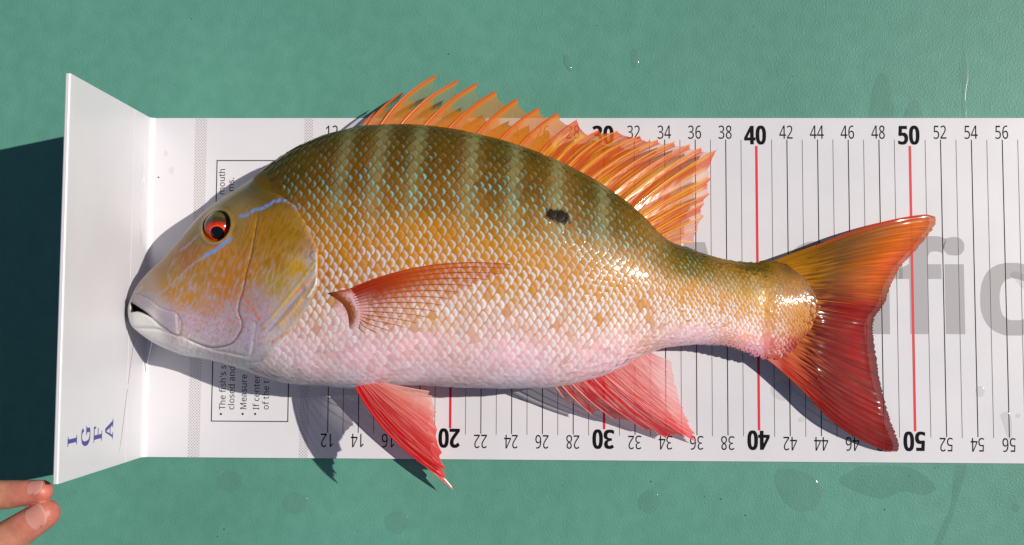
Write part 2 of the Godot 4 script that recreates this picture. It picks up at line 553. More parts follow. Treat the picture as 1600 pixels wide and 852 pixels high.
func marks() -> void:
	gill = fps([330, 268, 400, 292, 440, 306, 464, 322, 480, 350, 494, 378, 504, 398, 508, 412, 503, 440, 492, 466, 478, 490, 462, 512, 445, 532, 425, 556, 402, 574, 380, 582, 340, 590])
	gill[0].x = gill[1].x - 1.0
	preop = spline(fps([404, 340, 398, 372, 393, 400, 385, 429, 381, 452, 375, 471, 373, 487, 377, 499, 379, 510, 373, 524, 362, 537, 340, 543, 320, 541, 296, 531]), 4)
	jaw_up = spline(fps([207, 468, 213, 459, 225, 463, 238, 470, 250, 480, 262, 485, 272, 487, 281, 494, 284, 502, 284, 513, 281, 523, 275, 524, 262, 515, 248, 505, 236, 494, 226, 485, 214, 477]), 3)
	mouth = fps([205, 472, 214, 478, 226, 486, 236, 494, 240, 497, 228, 492, 215, 487, 205, 489])
	jaw_low = spline(fps([205, 489, 215, 487, 228, 491, 240, 498, 250, 508, 262, 517, 275, 525, 262, 523, 248, 516, 232, 513, 218, 515, 209, 511]), 3)
	jaw_up_edge = closed(jaw_up)
	jaw_low_edge = closed(jaw_low)
	mouth_edge = closed(mouth)
	jaw_fold = spline(fps([210, 512, 228, 514, 250, 515, 268, 522, 285, 526, 300, 534, 330, 546, 360, 552, 390, 556, 396, 530, 399, 505]), 3)
	flap = fps([486, 396, 496, 391, 504, 396, 508, 406, 502, 412, 492, 408, 486, 402])
	eye_at = fp(339, 354)
	pec_at = fp(540, 487)
	# points, half width, colour, strength
	strokes = [
		[spline(fps([376, 338, 386, 337, 392, 332, 400, 328, 410, 326, 420, 320, 433, 314, 447, 313, 456, 317, 464, 325]), 3), 0.085, lin(105, 150, 225), 0.95],
		[spline(fps([361, 374, 350, 382, 340, 390, 330, 396, 320, 402]), 3), 0.10, lin(92, 152, 228), 1.0],
		[spline(fps([320, 402, 308, 409, 298, 417, 288, 426, 280, 434, 270, 444, 258, 453, 246, 461]), 3), 0.07, lin(140, 160, 180), 0.55],
		[spline(fps([314, 365, 307, 371, 299, 379, 290, 386, 280, 393]), 3), 0.06, lin(150, 140, 175), 0.75],
		[fps([482, 323, 490, 324, 498, 322]), 0.10, lin(140, 165, 190), 0.8],
		[fps([471, 329, 477, 331]), 0.13, lin(205, 70, 20), 0.95],
		[spline(fps([476, 342, 482, 353, 488, 364, 496, 380]), 3), 0.06, lin(228, 200, 175), 0.8],
		[spline(fps([381, 463, 388, 473, 396, 485, 407, 500]), 3), 0.08, lin(222, 105, 25), 0.85],
		[spline(fps([492, 412, 480, 428, 466, 446, 450, 466, 430, 490, 412, 510]), 3), 0.06, lin(205, 175, 60), 0.8],
		[spline(fps([500, 418, 488, 432, 478, 444]), 3), 0.14, lin(186, 184, 190), 0.8],
		[spline(fps([486, 436, 476, 446, 464, 456]), 3), 0.07, lin(235, 120, 40), 0.8],
		[spline(fps([474, 454, 456, 474, 438, 496, 420, 517]), 3), 0.09, lin(160, 150, 180), 0.8],
		[spline(fps([470, 470, 452, 492, 436, 508]), 3), 0.10, lin(215, 165, 90), 0.8],
		[spline(fps([498, 432, 492, 448, 482, 464]), 3), 0.06, lin(240, 230, 205), 0.9],
		[spline(fps([450, 519, 440, 527, 428, 534]), 3), 0.07, lin(215, 130, 80), 0.8],
		[spline(fps([448, 526, 440, 536, 432, 545]), 3), 0.07, lin(205, 220, 230), 0.8],
		[spline(fps([206, 468, 213, 459, 222, 449]), 3), 0.07, lin(165, 160, 165), 0.8],
		[spline(fps([208, 473, 230, 487, 248, 503]), 3), 0.05, lin(190, 175, 190), 0.8],
		[spline(fps([283, 502, 283, 512, 281, 522]), 3), 0.05, lin(230, 225, 225), 0.8],
		[spline(fps([399, 508, 398, 524, 393, 545, 390, 556]), 3), 0.05, lin(225, 215, 205), 0.7],
	]
	# folds of the gill cover: points, half width, height
	ridges = [
		[strokes[8][0], 0.10, 0.05], [strokes[9][0], 0.2, 0.07], [strokes[11][0], 0.10, -0.06], [strokes[12][0], 0.10, 0.05], [strokes[13][0], 0.10, 0.07],
		[strokes[14][0], 0.08, 0.04], [strokes[19][0], 0.1, 0.03], [preop, 0.07, -0.075], [jaw_fold, 0.09, -0.07],
		[spline(fps([340, 563, 370, 566, 400, 567, 425, 560, 445, 548]), 3), 0.08, -0.07], [spline(fps([280, 543, 310, 552, 340, 558, 375, 562]), 3), 0.08, -0.045],
	]
	for r in ridges + strokes:
		var box := Rect2(r[0][0], Vector2.ZERO)
		for p in r[0]:
			box = box.expand(p)
		r.append(box.grow(0.45))

func near(r: Array, p: Vector2) -> float:
	return line_dist(r[0], p) if (r[r.size() - 1] as Rect2).has_point(p) else 1e3

# 0 trunk, 1 head, 2 upper jaw, 3 lower jaw, 4 inside of the mouth
func region(p: Vector2) -> int:
	if p.x > 13.0:
		return 0
	if p.x < 4.0:
		if Geometry2D.is_point_in_polygon(p, jaw_up):
			return 2
		if Geometry2D.is_point_in_polygon(p, jaw_low):
			return 3
		if Geometry2D.is_point_in_polygon(p, mouth):
			return 4
	return 1 if p.x < gill_x(p.y) else 0

func relief(p: Vector2, where: int) -> float:
	var h := 0.0
	if p.x > 17.0:
		return 0.0
	if where > 0:
		h += 0.11 * smoothstep(0.0, 0.3, gill_x(p.y) - p.x) if where == 1 else 0.11
		for r in ridges:
			var d := near(r, p)
			if d < 0.4:
				h += r[2] * exp(-d * d / (r[1] * r[1]))
		var e := p.distance_to(eye_at)
		if e < 1.7:
			h += 0.13 * exp(-pow((e - 1.06) / 0.14, 2.0)) - 0.9 * smoothstep(1.0, 0.72, e)
		if where == 2:
			h += 0.13 * smoothstep(0.0, 0.12, line_dist(jaw_up_edge, p))
		elif where == 3:
			h += 0.06 * smoothstep(0.0, 0.2, line_dist(jaw_low_edge, p))
		elif where == 4:
			h -= 1.2 * smoothstep(0.0, 0.12, line_dist(mouth_edge, p))
		if Geometry2D.is_point_in_polygon(p, flap):
			h += 0.06
		h += 0.010 * noise.get_noise_2d(p.x * 7.0, p.y * 3.0) if p.x > 4.0 else 0.0
	else:
		var d := p.distance_to(pec_at)
		h += 0.05 * exp(-d * d / 0.9)
	return h

func body_color(p: Vector2) -> Color:
	var c := pick(body_f, p.x, p.y)
	var pd := p.distance_to(pec_at)
	if pd < 1.6:
		c = c * (1.0 + 0.4 * noise.get_noise_2d(p.x * 11.0, p.y * 9.0) * smoothstep(1.6, 0.8, pd))
		c.a = 1.0
	var k := smoothstep(fin_from, x1, p.x)
	if k > 0.0:
		var q := q_of(p.x, p.y)
		c = c.lerp(lin(116, 66, 14).lerp(lin(140, 18, 14), smoothstep(-0.35, 0.15, q)), k)
	var rim := smoothstep(x1 - 4.2, x1 - 2.6, p.x)
	if rim > 0.0:
		var q := q_of(p.x, p.y)
		c = c.lerp(lin(98, 62, 10) if q < 0.0 else lin(150, 24, 20), 0.85 * rim * smoothstep(0.55, 0.92, absf(q)))
	return c

func head_color(p: Vector2, where: int) -> Color:
	if where == 4:
		return lin(84, 58, 56)
	var c := pick(head_f, p.x, p.y)
	if where == 3:
		return c
	# scaly streaks of lavender on the cheek and gill cover, orange flecks lower down
	var n1 := noise.get_noise_2d(p.x * 3.3 + p.y * 1.1, p.y * 1.25)
	var n2 := noise.get_noise_2d(p.x * 3.4 + 40.0, p.y * 3.2 - 15.0)
	var n3 := noise.get_noise_2d(p.x * 9.0 + p.y * 3.0, p.y * 3.5 + 70.0)
	c = c * (1.0 + 0.12 * n3)
	if where == 1 and p.x > 3.2:
		var low := smoothstep(8.5, 13.0, p.y) * (1.0 - 0.6 * smoothstep(13.5, 15.0, p.y))
		c = c.lerp(lin(158, 160, 190), clampf(smoothstep(0.14, 0.36, n1) * (0.02 + 0.66 * low), 0.0, 1.0))
		var fleck := smoothstep(0.16, 0.34, n2) * smoothstep(11.0, 12.6, p.y) * (1.0 - smoothstep(14.0, 15.2, p.y)) * (1.0 - smoothstep(9.6, 10.6, p.x))
		c = c.lerp(lin(200, 112, 58), 0.55 * fleck)
		c = c.lerp(lin(120, 72, 12), 0.4 * smoothstep(0.05, 0.4, -n1) * (1.0 - low))
	for s in strokes:
		var d := near(s, p)
		if d < 0.4:
			var w: float = s[1] * (1.0 + 0.5 * n2)
			c = c.lerp(s[2], s[3] * smoothstep(w * 1.8, w * 0.4, d) * clampf(0.82 + 1.1 * n2, 0.0, 1.0))
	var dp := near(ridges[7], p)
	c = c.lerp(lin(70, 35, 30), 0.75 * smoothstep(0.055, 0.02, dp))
	var e := p.distance_to(eye_at)
	c = c.lerp(lin(160, 146, 110), 0.55 * exp(-pow((e - 1.04) / 0.07, 2.0)))
	if where == 1:
		var dj := line_dist(jaw_up_edge, p) if p.x < 4.5 else 9.0
		c = c.lerp(lin(75, 45, 40), 0.6 * smoothstep(0.06, 0.02, dj))
	c.a = 1.0
	return c

func paint_fields() -> void:
	head_f = field([[225, 450, 150, 132, 118], [260, 420, 140, 112, 72], [300, 375, 118, 100, 55], [350, 312, 108, 95, 50], [400, 285, 82, 70, 22], [440, 255, 82, 74, 20], [480, 240, 92, 72, 18], [420, 300, 98, 82, 22], [460, 290, 130, 90, 25], [375, 348, 138, 115, 60], [296, 400, 148, 95, 32], [320, 420, 165, 120, 40], [270, 446, 165, 122, 60], [350, 402, 178, 125, 35], [390, 362, 165, 122, 32], [430, 360, 148, 112, 25], [462, 372, 150, 118, 35], [430, 410, 158, 118, 35], [386, 430, 182, 128, 70], [350, 450, 184, 125, 50], [300, 470, 178, 130, 60], [330, 482, 186, 145, 125], [300, 500, 194, 176, 192], [340, 512, 198, 180, 198], [330, 535, 204, 190, 202], [365, 500, 186, 162, 170], [400, 470, 168, 150, 150], [410, 500, 180, 165, 185], [390, 530, 190, 176, 200], [432, 440, 166, 142, 80], [470, 420, 188, 150, 65], [492, 408, 178, 168, 165], [484, 440, 172, 152, 140], [455, 490, 190, 160, 130], [430, 530, 210, 196, 196], [470, 452, 186, 166, 140], [452, 504, 204, 184, 170], [440, 540, 214, 204, 204], [500, 420, 176, 160, 150], [380, 562, 200, 192, 196], [300, 546, 222, 216, 218], [238, 513, 234, 232, 230], [222, 505, 236, 234, 232], [225, 470, 150, 145, 156], [262, 500, 165, 155, 168], [485, 380, 165, 130, 95]])
	body_f = field([[450, 262, 92, 74, 20], [520, 218, 90, 71, 12], [520, 270, 116, 82, 14], [520, 340, 160, 112, 22], [520, 400, 188, 130, 30], [520, 445, 188, 122, 32], [500, 480, 195, 140, 56], [495, 520, 225, 178, 171], [470, 560, 232, 196, 208], [450, 590, 205, 185, 188], [530, 510, 232, 188, 198], [560, 560, 240, 193, 204], [560, 602, 225, 208, 221], [650, 205, 84, 64, 16], [650, 250, 102, 75, 12], [650, 310, 138, 97, 14], [650, 370, 184, 128, 25], [650, 430, 205, 150, 49], [650, 490, 222, 169, 108], [650, 540, 242, 190, 196], [650, 598, 230, 208, 221], [800, 235, 88, 70, 18], [800, 290, 110, 81, 14], [800, 350, 152, 110, 17], [800, 410, 192, 138, 32], [800, 460, 208, 155, 60], [800, 510, 235, 180, 171], [800, 560, 244, 196, 208], [800, 602, 232, 208, 226], [950, 300, 86, 70, 22], [950, 350, 114, 87, 16], [950, 400, 162, 118, 24], [950, 440, 196, 140, 33], [950, 490, 212, 159, 72], [950, 530, 238, 193, 191], [950, 572, 244, 200, 214], [1080, 394, 84, 76, 32], [1080, 420, 118, 97, 28], [1080, 450, 192, 139, 40], [1080, 490, 218, 165, 78], [1080, 520, 240, 198, 208], [1080, 535, 236, 203, 216], [1180, 416, 92, 80, 36], [1180, 444, 176, 132, 44], [1180, 480, 222, 169, 86], [1180, 520, 236, 178, 154], [1180, 546, 238, 173, 191], [1250, 415, 122, 90, 24], [1250, 442, 180, 126, 46], [1255, 480, 186, 126, 54], [1250, 520, 180, 100, 50], [1230, 552, 176, 70, 56], [1210, 554, 205, 120, 110], [556, 484, 200, 124, 48], [510, 452, 168, 100, 11], [528, 446, 176, 105, 12], [492, 468, 186, 122, 27], [524, 490, 226, 196, 206], [535, 500, 238, 214, 220], [512, 500, 234, 194, 198], [1276, 470, 160, 76, 28], [1280, 500, 150, 44, 26], [1262, 440, 140, 92, 24]])

# ---------------------------------------------------------------- fish
func skin_mat(rough: float, coat: float) -> StandardMaterial3D:
	var m := mat(Color.WHITE, rough, true)
	m.clearcoat_enabled = coat > 0.0
	m.clearcoat = coat
	m.clearcoat_roughness = 0.16
	return m

func fin_mat() -> StandardMaterial3D:
	var m := mat(Color.WHITE, 0.32, true)
	m.transparency = BaseMaterial3D.TRANSPARENCY_ALPHA
	m.backlight_enabled = true
	m.backlight = Color(0.8, 0.8, 0.8)
	m.cull_mode = BaseMaterial3D.CULL_DISABLED
	m.clearcoat_enabled = true
	m.clearcoat = 0.45
	m.clearcoat_roughness = 0.14
	m.metallic_specular = 0.35
	return m

func build_fish() -> void:
	var fish := thing("fish", "whole olive, orange and pink fish with red fins lying on the white measuring board", "fish", FISH_BASE)
	shape_tables()
	marks()
	paint_fields()
	fin_from = fp(1228, 480).x
	build_body(fish)
	build_scales(fish.get_node("body"))
	build_eye(fish)
	build_dorsal(fish)
	build_caudal(fish)
	build_anal(fish)
	build_pelvics(fish)
	build_pectoral(fish)

func build_body(fish: Node3D) -> void:
	var ni := 640
	var nj := 236
	var vs := PackedVector3Array()
	var cs := PackedColorArray()
	var rg := PackedByteArray()
	for i in ni:
		var f := float(i) / (ni - 1)
		var x := lerpf(x0, x1, f)
		var a := look(top_l, x)
		var b := look(bot_l, x)
		var hm := look(mid_h, x)
		var ht := look(half_t, x)
		for j in nj:
			var th := PI * (float(j) / (nj - 1) - 0.5)
			var q := sin(th) * 0.9999
			var p := Vector2(x, lerpf(a, b, (q + 1.0) / 2.0))
			var where := region(p)
			var h := hm + ht * profile(q, x) + relief(p, where) * clampf((1.0 - absf(q)) * 7.0, 0.0, 1.0)
			vs.append(Vector3(x, h, p.y))
			rg.append(where)
			cs.append(body_color(p) if where == 0 else head_color(p, where))
	var ns := grid_normals(vs, ni, nj)
	var lists := [PackedInt32Array(), PackedInt32Array(), PackedInt32Array(), PackedInt32Array(), PackedInt32Array()]
	for i in ni - 1:
		for j in nj - 1:
			var a := i * nj + j
			var b := a + nj
			var l: PackedInt32Array = lists[rg[a]]
			l.append_array([a, b, a + 1, b, b + 1, a + 1])
			lists[rg[a]] = l
	# underside, resting on the board
	var nk := 26
	var first := vs.size()
	for i in ni:
		var x := lerpf(x0, x1, float(i) / (ni - 1))
		for k in nk:
			var th := PI * (float(k) / (nk - 1) - 0.5)
			var q := sin(th) * 0.9999
			var h := maxf(look(mid_h, x) - look(half_t, x) * profile(q, x), 0.02)
			vs.append(Vector3(x, h, lerpf(look(top_l, x), look(bot_l, x), (q + 1.0) / 2.0)))
			cs.append(lin(205, 180, 180))
	var under := vs.slice(first)
	ns.append_array(grid_normals(under, ni, nk, true))
	var l0: PackedInt32Array = lists[0]
	l0.append_array(grid_index(ni, nk, true, first))
	# close both ends
	for e in 2:
		var i := 0 if e == 0 else ni - 1
		var ring := []
		for j in nj:
			ring.append(i * nj + j)
		for k in range(nk - 1, -1, -1):
			ring.append(first + i * nk + k)
		var mid := vs.size()
		var sum := Vector3.ZERO
		for r in ring:
			sum += vs[r]
		vs.append(sum / ring.size())
		ns.append(Vector3.LEFT if e == 0 else Vector3.RIGHT)
		cs.append(lin(90, 60, 55))
		for k in ring.size():
			var p: int = ring[k]
			var q: int = ring[(k + 1) % ring.size()]
			l0.append_array([mid, q, p] if e == 0 else [mid, p, q])
	lists[0] = l0
	var names := ["body", "head", "upper_jaw", "lower_jaw", "mouth"]
	var m := skin_mat(0.38, 0.22)
	m.normal_enabled = true
	m.normal_texture = noise_tex(0.045, 512, FastNoiseLite.TYPE_CELLULAR, 2, 33, true, 5.0)
	m.normal_scale = 0.3
	m.uv1_triplanar = true
	m.uv1_scale = Vector3(30, 30, 30)
	var dull := skin_mat(0.55, 0.0)
	dull.metallic_specular = 0.3
	for k in 5:
		var map := {}
		var v2 := PackedVector3Array()
		var n2 := PackedVector3Array()
		var c2 := PackedColorArray()
		var i2 := PackedInt32Array()
		for ix in lists[k]:
			if not map.has(ix):
				map[ix] = v2.size()
				v2.append(vs[ix])
				n2.append(ns[ix])
				c2.append(cs[ix])
			i2.append(map[ix])
		if i2.size():
			put(names[k], fish, make(v2, n2, c2, i2), dull if k == 0 else m)

func build_scales(body: Node3D) -> void:
	var start := fps([425, 258, 452, 290, 472, 318, 486, 345, 500, 372, 510, 396, 513, 414, 508, 440, 497, 466, 483, 490, 467, 512, 450, 532, 430, 556, 407, 574])
	var pec := fps([522, 478, 534, 466, 548, 458, 558, 460, 564, 474, 562, 500, 552, 512, 536, 508, 524, 496])
	spot_at = fp(872, 338)
	var tail_x := fp(1245, 480).x
	var depth_most := 0.0
	for i in STEPS + 1:
		depth_most = maxf(depth_most, bot_l[i] - top_l[i])
	var all := []
	var x := 6.0
	var col := 0
	while x < x1 - 0.2:
		var dep := look(bot_l, x) - look(top_l, x)
		var c := pow(clampf(dep / depth_most, 0.05, 1.0), 0.42)
		var a := 0.545 * c * lerpf(1.0, 0.55, smoothstep(tail_x - 3.0, tail_x + 0.4, x))
		# arc length across the flank, from the back
		var arc := PackedFloat32Array([0.0])
		var zs := PackedFloat32Array()
		var last := Vector2.ZERO
		var n := 60
		for k in n + 1:
			var q := sin(PI * (float(k) / n - 0.5)) * 0.9999
			var p := Vector2(lerpf(look(top_l, x), look(bot_l, x), (q + 1) / 2), look(mid_h, x) + look(half_t, x) * profile(q, x))
			if k > 0:
				arc.append(arc[k - 1] + p.distance_to(last))
			zs.append(p.x)
			last = p
		var whole: float = arc[n]
		var dr := 0.392 * c * lerpf(1.0, 0.7, smoothstep(tail_x - 3.0, tail_x + 0.4, x))
		var mid := whole * 0.44
		var rows := int(whole / dr) + 2
		for r in range(-rows, rows):
			var s := mid + r * dr
			if s < 0.12 or s > whole - 0.12:
				continue
			var xx := x + (a * 0.5 if posmod(r, 2) == 1 else 0.0) + 0.035 * (s - mid)
			var k := 0
			while k < n - 1 and arc[k + 1] < s:
				k += 1
			var z := lerpf(zs[k], zs[k + 1], (s - arc[k]) / (arc[k + 1] - arc[k]))
			xx += rng.randf_range(-0.05, 0.05)
			z += rng.randf_range(-0.035, 0.035)
			if xx > x1 - 0.5:
				continue
			var q := q_of(xx, z)
			if absf(q) > 0.985:
				continue
			var p := Vector2(xx, z)
			var behind := 1e9
			for e in start.size() - 1:
				if z <= start[e + 1].y or e == start.size() - 2:
					behind = xx - lerpf(start[e].x, start[e + 1].x, clampf((z - start[e].y) / maxf(start[e + 1].y - start[e].y, 1e-4), 0.0, 1.0))
					break
			if behind < -0.75 or (xx > tail_x and rng.randf() < (xx - tail_x) * 0.5) or Geometry2D.is_point_in_polygon(p, pec):
				continue
			all.append({"p": p, "q": q, "a": a, "d": dr, "size": a * dr * clampf(1.2 - absf(q), 0.2, 1.0) * (1.2 if xx > 12 else 0.8)})
		x += a
		col += 1
	all.sort_custom(func(u, v): return u.size > v.size)
	var m := skin_mat(0.42, 0.16)
	m.metallic_specular = 0.3
	m.clearcoat_roughness = 0.1
	var vs := PackedVector3Array()
	var ns := PackedVector3Array()
	var cs := PackedColorArray()
	var ix := PackedInt32Array()
	var keep := org
	for k in all.size():
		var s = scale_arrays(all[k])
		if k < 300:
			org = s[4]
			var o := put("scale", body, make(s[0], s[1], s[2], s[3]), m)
			o.position = (s[4] - keep) * U
		else:
			var b := vs.size()
			vs.append_array(s[0])
			ns.append_array(s[1])
			cs.append_array(s[2])
			for i in s[3]:
				ix.append(b + i)
	org = keep
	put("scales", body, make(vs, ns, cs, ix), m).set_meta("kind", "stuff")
	print("scales: ", all.size())

func scale_arrays(s: Dictionary) -> Array:
	var p: Vector2 = s.p
	var c := Vector3(p.x, skin(p.x, p.y) + relief(p, 0), p.y)
	var e := 0.06
	var tx := (Vector3(p.x + e, skin(p.x + e, p.y), p.y) - Vector3(p.x - e, skin(p.x - e, p.y), p.y)).normalized()
	var tz := (Vector3(p.x, skin(p.x, p.y + e), p.y + e) - Vector3(p.x, skin(p.x, p.y - e), p.y - e)).normalized()
	var n := tz.cross(tx).normalized()
	# the scale points along the body, a little towards the belly on the lower flank
	var lean := -0.20 + 0.07 * rng.randfn()
	n = (n + tx * 0.012 * rng.randfn() + tz * 0.012 * rng.randfn()).normalized()
	tx = (tx - n * tx.dot(n)).normalized()
	tx = (tx + tz * lean).normalized()
	tz = tx.cross(n).normalized() * 1.0
	if tz.z < 0:
		tz = -tz
	var long: float = s.a * 2.0
	var wide: float = s.d * 1.32
	var qn: float = (s.q + 1.0) / 2.0
	var base := body_color(p)
	var lum := 1.0 + rng.randf_range(-0.12, 0.12)
	# pale bars across the back
	var bars := 0.0
	if qn < 0.55:
		for bx in [528.0, 582.0, 642.0, 730.0, 800.0, 868.0, 940.0]:
			var d: float = p.x - bars_x(bx) + 0.06 * (p.y - 4.0)
			bars = maxf(bars, exp(-d * d / 0.16))
		bars *= smoothstep(0.55, 0.3, qn)
	var shade_k := lum * lerpf(0.80, 0.80, smoothstep(0.1, 0.45, qn)) * lerpf(1.0, 1.16, smoothstep(0.65, 0.85, qn))
	base = base * shade_k
	base = base.lerp(lin(150, 150, 104), 0.46 * bars)
	var pearl := lin(130, 195, 190)
	if qn < 0.3:
		pearl = lin(112, 128, 84).lerp(lin(118, 206, 210), clampf((qn - 0.06) / 0.16, 0, 1))
	elif qn < 0.5:
		pearl = lin(118, 206, 212).lerp(lin(206, 216, 230), (qn - 0.3) / 0.2)
	elif qn < 0.72:
		pearl = lin(208, 218, 236).lerp(lin(238, 238, 252), (qn - 0.5) / 0.2 if qn < 0.7 else 1.0)
	else:
		pearl = lin(238, 238, 252).lerp(lin(253, 240, 244), (qn - 0.72) / 0.28)
	pearl = pearl * rng.randf_range(0.86, 1.06) * lerpf(1.0, 0.5, smoothstep(fin_from + 0.4, x1, p.x))
	var cover := lerpf(0.26, 0.66, smoothstep(0.12, 0.6, qn)) * rng.randf_range(0.75, 1.15)
	var power := clampf(lerpf(0.45, 1.0, smoothstep(0.05, 0.4, qn)) + rng.randf_range(-0.25, 0.12), 0.0, 1.0)
	power = clampf(power * (lerpf(0.85, 1.05, smoothstep(0.45, 0.6, qn)) + 0.7 * noise.get_noise_2d(p.x * 0.9, p.y * 0.9 + 30.0)), 0.0, 1.0)
	if rng.randf() < 0.16 * (1.0 - qn):
		power *= 0.25
	if qn > 0.72:
		power *= lerpf(1.0, 0.6, (qn - 0.72) / 0.28)
	power *= lerpf(1.0, 0.15, smoothstep(fin_from - 1.6, fin_from + 1.0, p.x))
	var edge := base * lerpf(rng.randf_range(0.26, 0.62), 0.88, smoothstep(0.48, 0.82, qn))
	var warm := base.lerp(lin(200, 132, 14), 0.8 * smoothstep(0.3, 0.5, qn) * (1.0 - smoothstep(0.7, 0.84, qn)))
	var ws := [0.0, 0.45, 0.68, 0.78, 0.86, 0.945, 1.0]
	var big := smoothstep(0.56, 0.72, qn) * (1.0 - 0.5 * smoothstep(0.74, 0.86, qn))
	cover += 0.04 * big
	edge = edge.lerp(lin(190, 112, 18), 0.9 * big * (1.0 - smoothstep(0.66, 0.78, qn)))
	var mix := [0.0, 0.0, 0.35 * big, lerpf(0.05, 0.75, smoothstep(0.42, 0.7, qn)), 1.0, lerpf(0.1, 0.3, smoothstep(0.4, 0.65, qn)), 0.0]
	var nv := 9
	var vs := PackedVector3Array()
	var cs := PackedColorArray()
	var rise: float = 0.052 * pow(s.a / 0.575, 1.6) * lerpf(1.0, 0.35, smoothstep(0.7, 0.85, qn))
	var on_fin := 0.055 * smoothstep(fin_from - 1.8, fin_from - 0.6, p.x) * smoothstep(x1 + 0.4, x1 - 1.5, p.x)
	var sharp := lerpf(1.45, 1.7, smoothstep(0.6, 0.9, qn))
	for i in 7:
		var w: float = ws[i]
		for j in nv:
			var v := 2.0 * j / (nv - 1) - 1.0
			var lx := long * (w * (1.0 - 0.37 * pow(absf(v), sharp)) - 0.55)
			var ly := wide * v * (0.92 + 0.08 * w)
			var lift: float = 0.004 + rise * pow(w, 1.4) * (1.0 - 0.45 * v * v) - (0.02 if w == 0.0 else 0.0)
			if w == 1.0:
				lift -= 0.007
			vs.append(c + tx * lx + tz * ly + n * (lift + on_fin - ly * ly / 7.5))
			var k := power * float(mix[i]) * smoothstep(cover + 0.16, cover - 0.16, absf(v + 0.06))
			var here := Vector2(vs[vs.size() - 1].x, vs[vs.size() - 1].z)
			var tone := warm
			if i < 3:
				var own := body_color(here) * shade_k
				own = own.lerp(lin(150, 150, 104), 0.46 * bars)
				tone = own.lerp(warm, [0.0, 0.3, 0.8][i])
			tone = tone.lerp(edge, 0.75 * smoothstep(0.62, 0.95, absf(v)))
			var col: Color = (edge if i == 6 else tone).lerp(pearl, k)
			var pp := here - spot_at
			var blot := pp.length() * 1.0
			if blot < 1.2:
				var e2 := Vector2(pp.x * 0.9 - pp.y * 0.3, pp.y * 1.45 - pp.x * 0.15).length() + 0.2 * noise.get_noise_2d(pp.x * 5.0, pp.y * 5.0)
				col = col.lerp(lin(22, 15, 10), smoothstep(0.66, 0.58, e2))
			col.a = 1.0
			cs.append(col)
	return [vs, grid_normals(vs, 7, nv), cs, grid_index(7, nv), c]

var spot_at := Vector2.ZERO
var fin_from := 100.0
var bar_cache := {}
func bars_x(px: float) -> float:
	if not bar_cache.has(px):
		bar_cache[px] = fp(px, 290).x
	return bar_cache[px]

func cap(c: Vector3, r: float, axis: Vector3, from: float, to: float, na: int, nb: int, color: Callable) -> ArrayMesh:      # part of a sphere between two angles from its axis
	var s := axis.cross(Vector3.BACK).normalized()
	var t := s.cross(axis)
	var vs := PackedVector3Array()
	var cs := PackedColorArray()
	for i in na:
		var a := lerpf(from, to, float(i) / (na - 1))
		for j in nb + 1:
			var b := TAU * j / nb
			var d := axis * cos(a) + (s * cos(b) + t * sin(b)) * sin(a)
			vs.append(c + d * r)
			cs.append(color.call(float(i) / (na - 1), b, d))
	var me := grid_mesh(vs, na, nb + 1, cs, true)
	return me

func build_eye(fish: Node3D) -> void:
	var h := skin(eye_at.x, eye_at.y)
	var c := Vector3(eye_at.x + 0.02, h - 0.72, eye_at.y + 0.02)
	var to_pupil := at(339.5, 364, h + 0.15)
	var axis := (to_pupil - c).normalized()
	var m := mat(Color.WHITE, 0.14, true)
	var eye := put("eye", fish, cap(c, 1.02, axis, 0.95, 2.2, 24, 48, func(_t, _b, d): return lin(88, 74, 44).lerp(lin(160, 40, 22), smoothstep(-0.2, 0.3, d.z))), m)  # upper eyeball olive-brown: pigment, with shade of the brow painted into the colour
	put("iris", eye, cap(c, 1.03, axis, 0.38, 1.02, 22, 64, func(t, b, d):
		var k := 0.85 + 0.3 * noise.get_noise_2d(b * 6.0, t * 2.0)
		var q: Color = lin(246, 104, 34).lerp(lin(222, 36, 16), smoothstep(0.0, 0.3, t)).lerp(lin(140, 20, 12), smoothstep(0.5, 1.0, t))
		q = q.lerp(lin(70, 58, 34), smoothstep(0.10, -0.35, d.z) * smoothstep(0.15, 0.6, t))  # upper iris darkened: brow shade painted in together with the pigment
		q = q * k
		q.a = 1.0
		return q), m)
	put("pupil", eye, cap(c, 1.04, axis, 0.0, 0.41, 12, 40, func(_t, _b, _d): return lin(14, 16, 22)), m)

# ---------------------------------------------------------------- fins
func bow(a: Vector3, b: Vector3, side: Vector3, n := 16) -> PackedVector3Array:
	var out := PackedVector3Array()
	for i in n + 1:
		var t := float(i) / n
		out.append(a.lerp(b, t) + side * (4.0 * t * (1.0 - t)))
	return out

func along(p: PackedVector3Array, t: float) -> Vector3:
	var f := clampf(t, 0.0, 1.0) * (p.size() - 1)
	var i := mini(int(f), p.size() - 2)
	return p[i].lerp(p[i + 1], f - i)

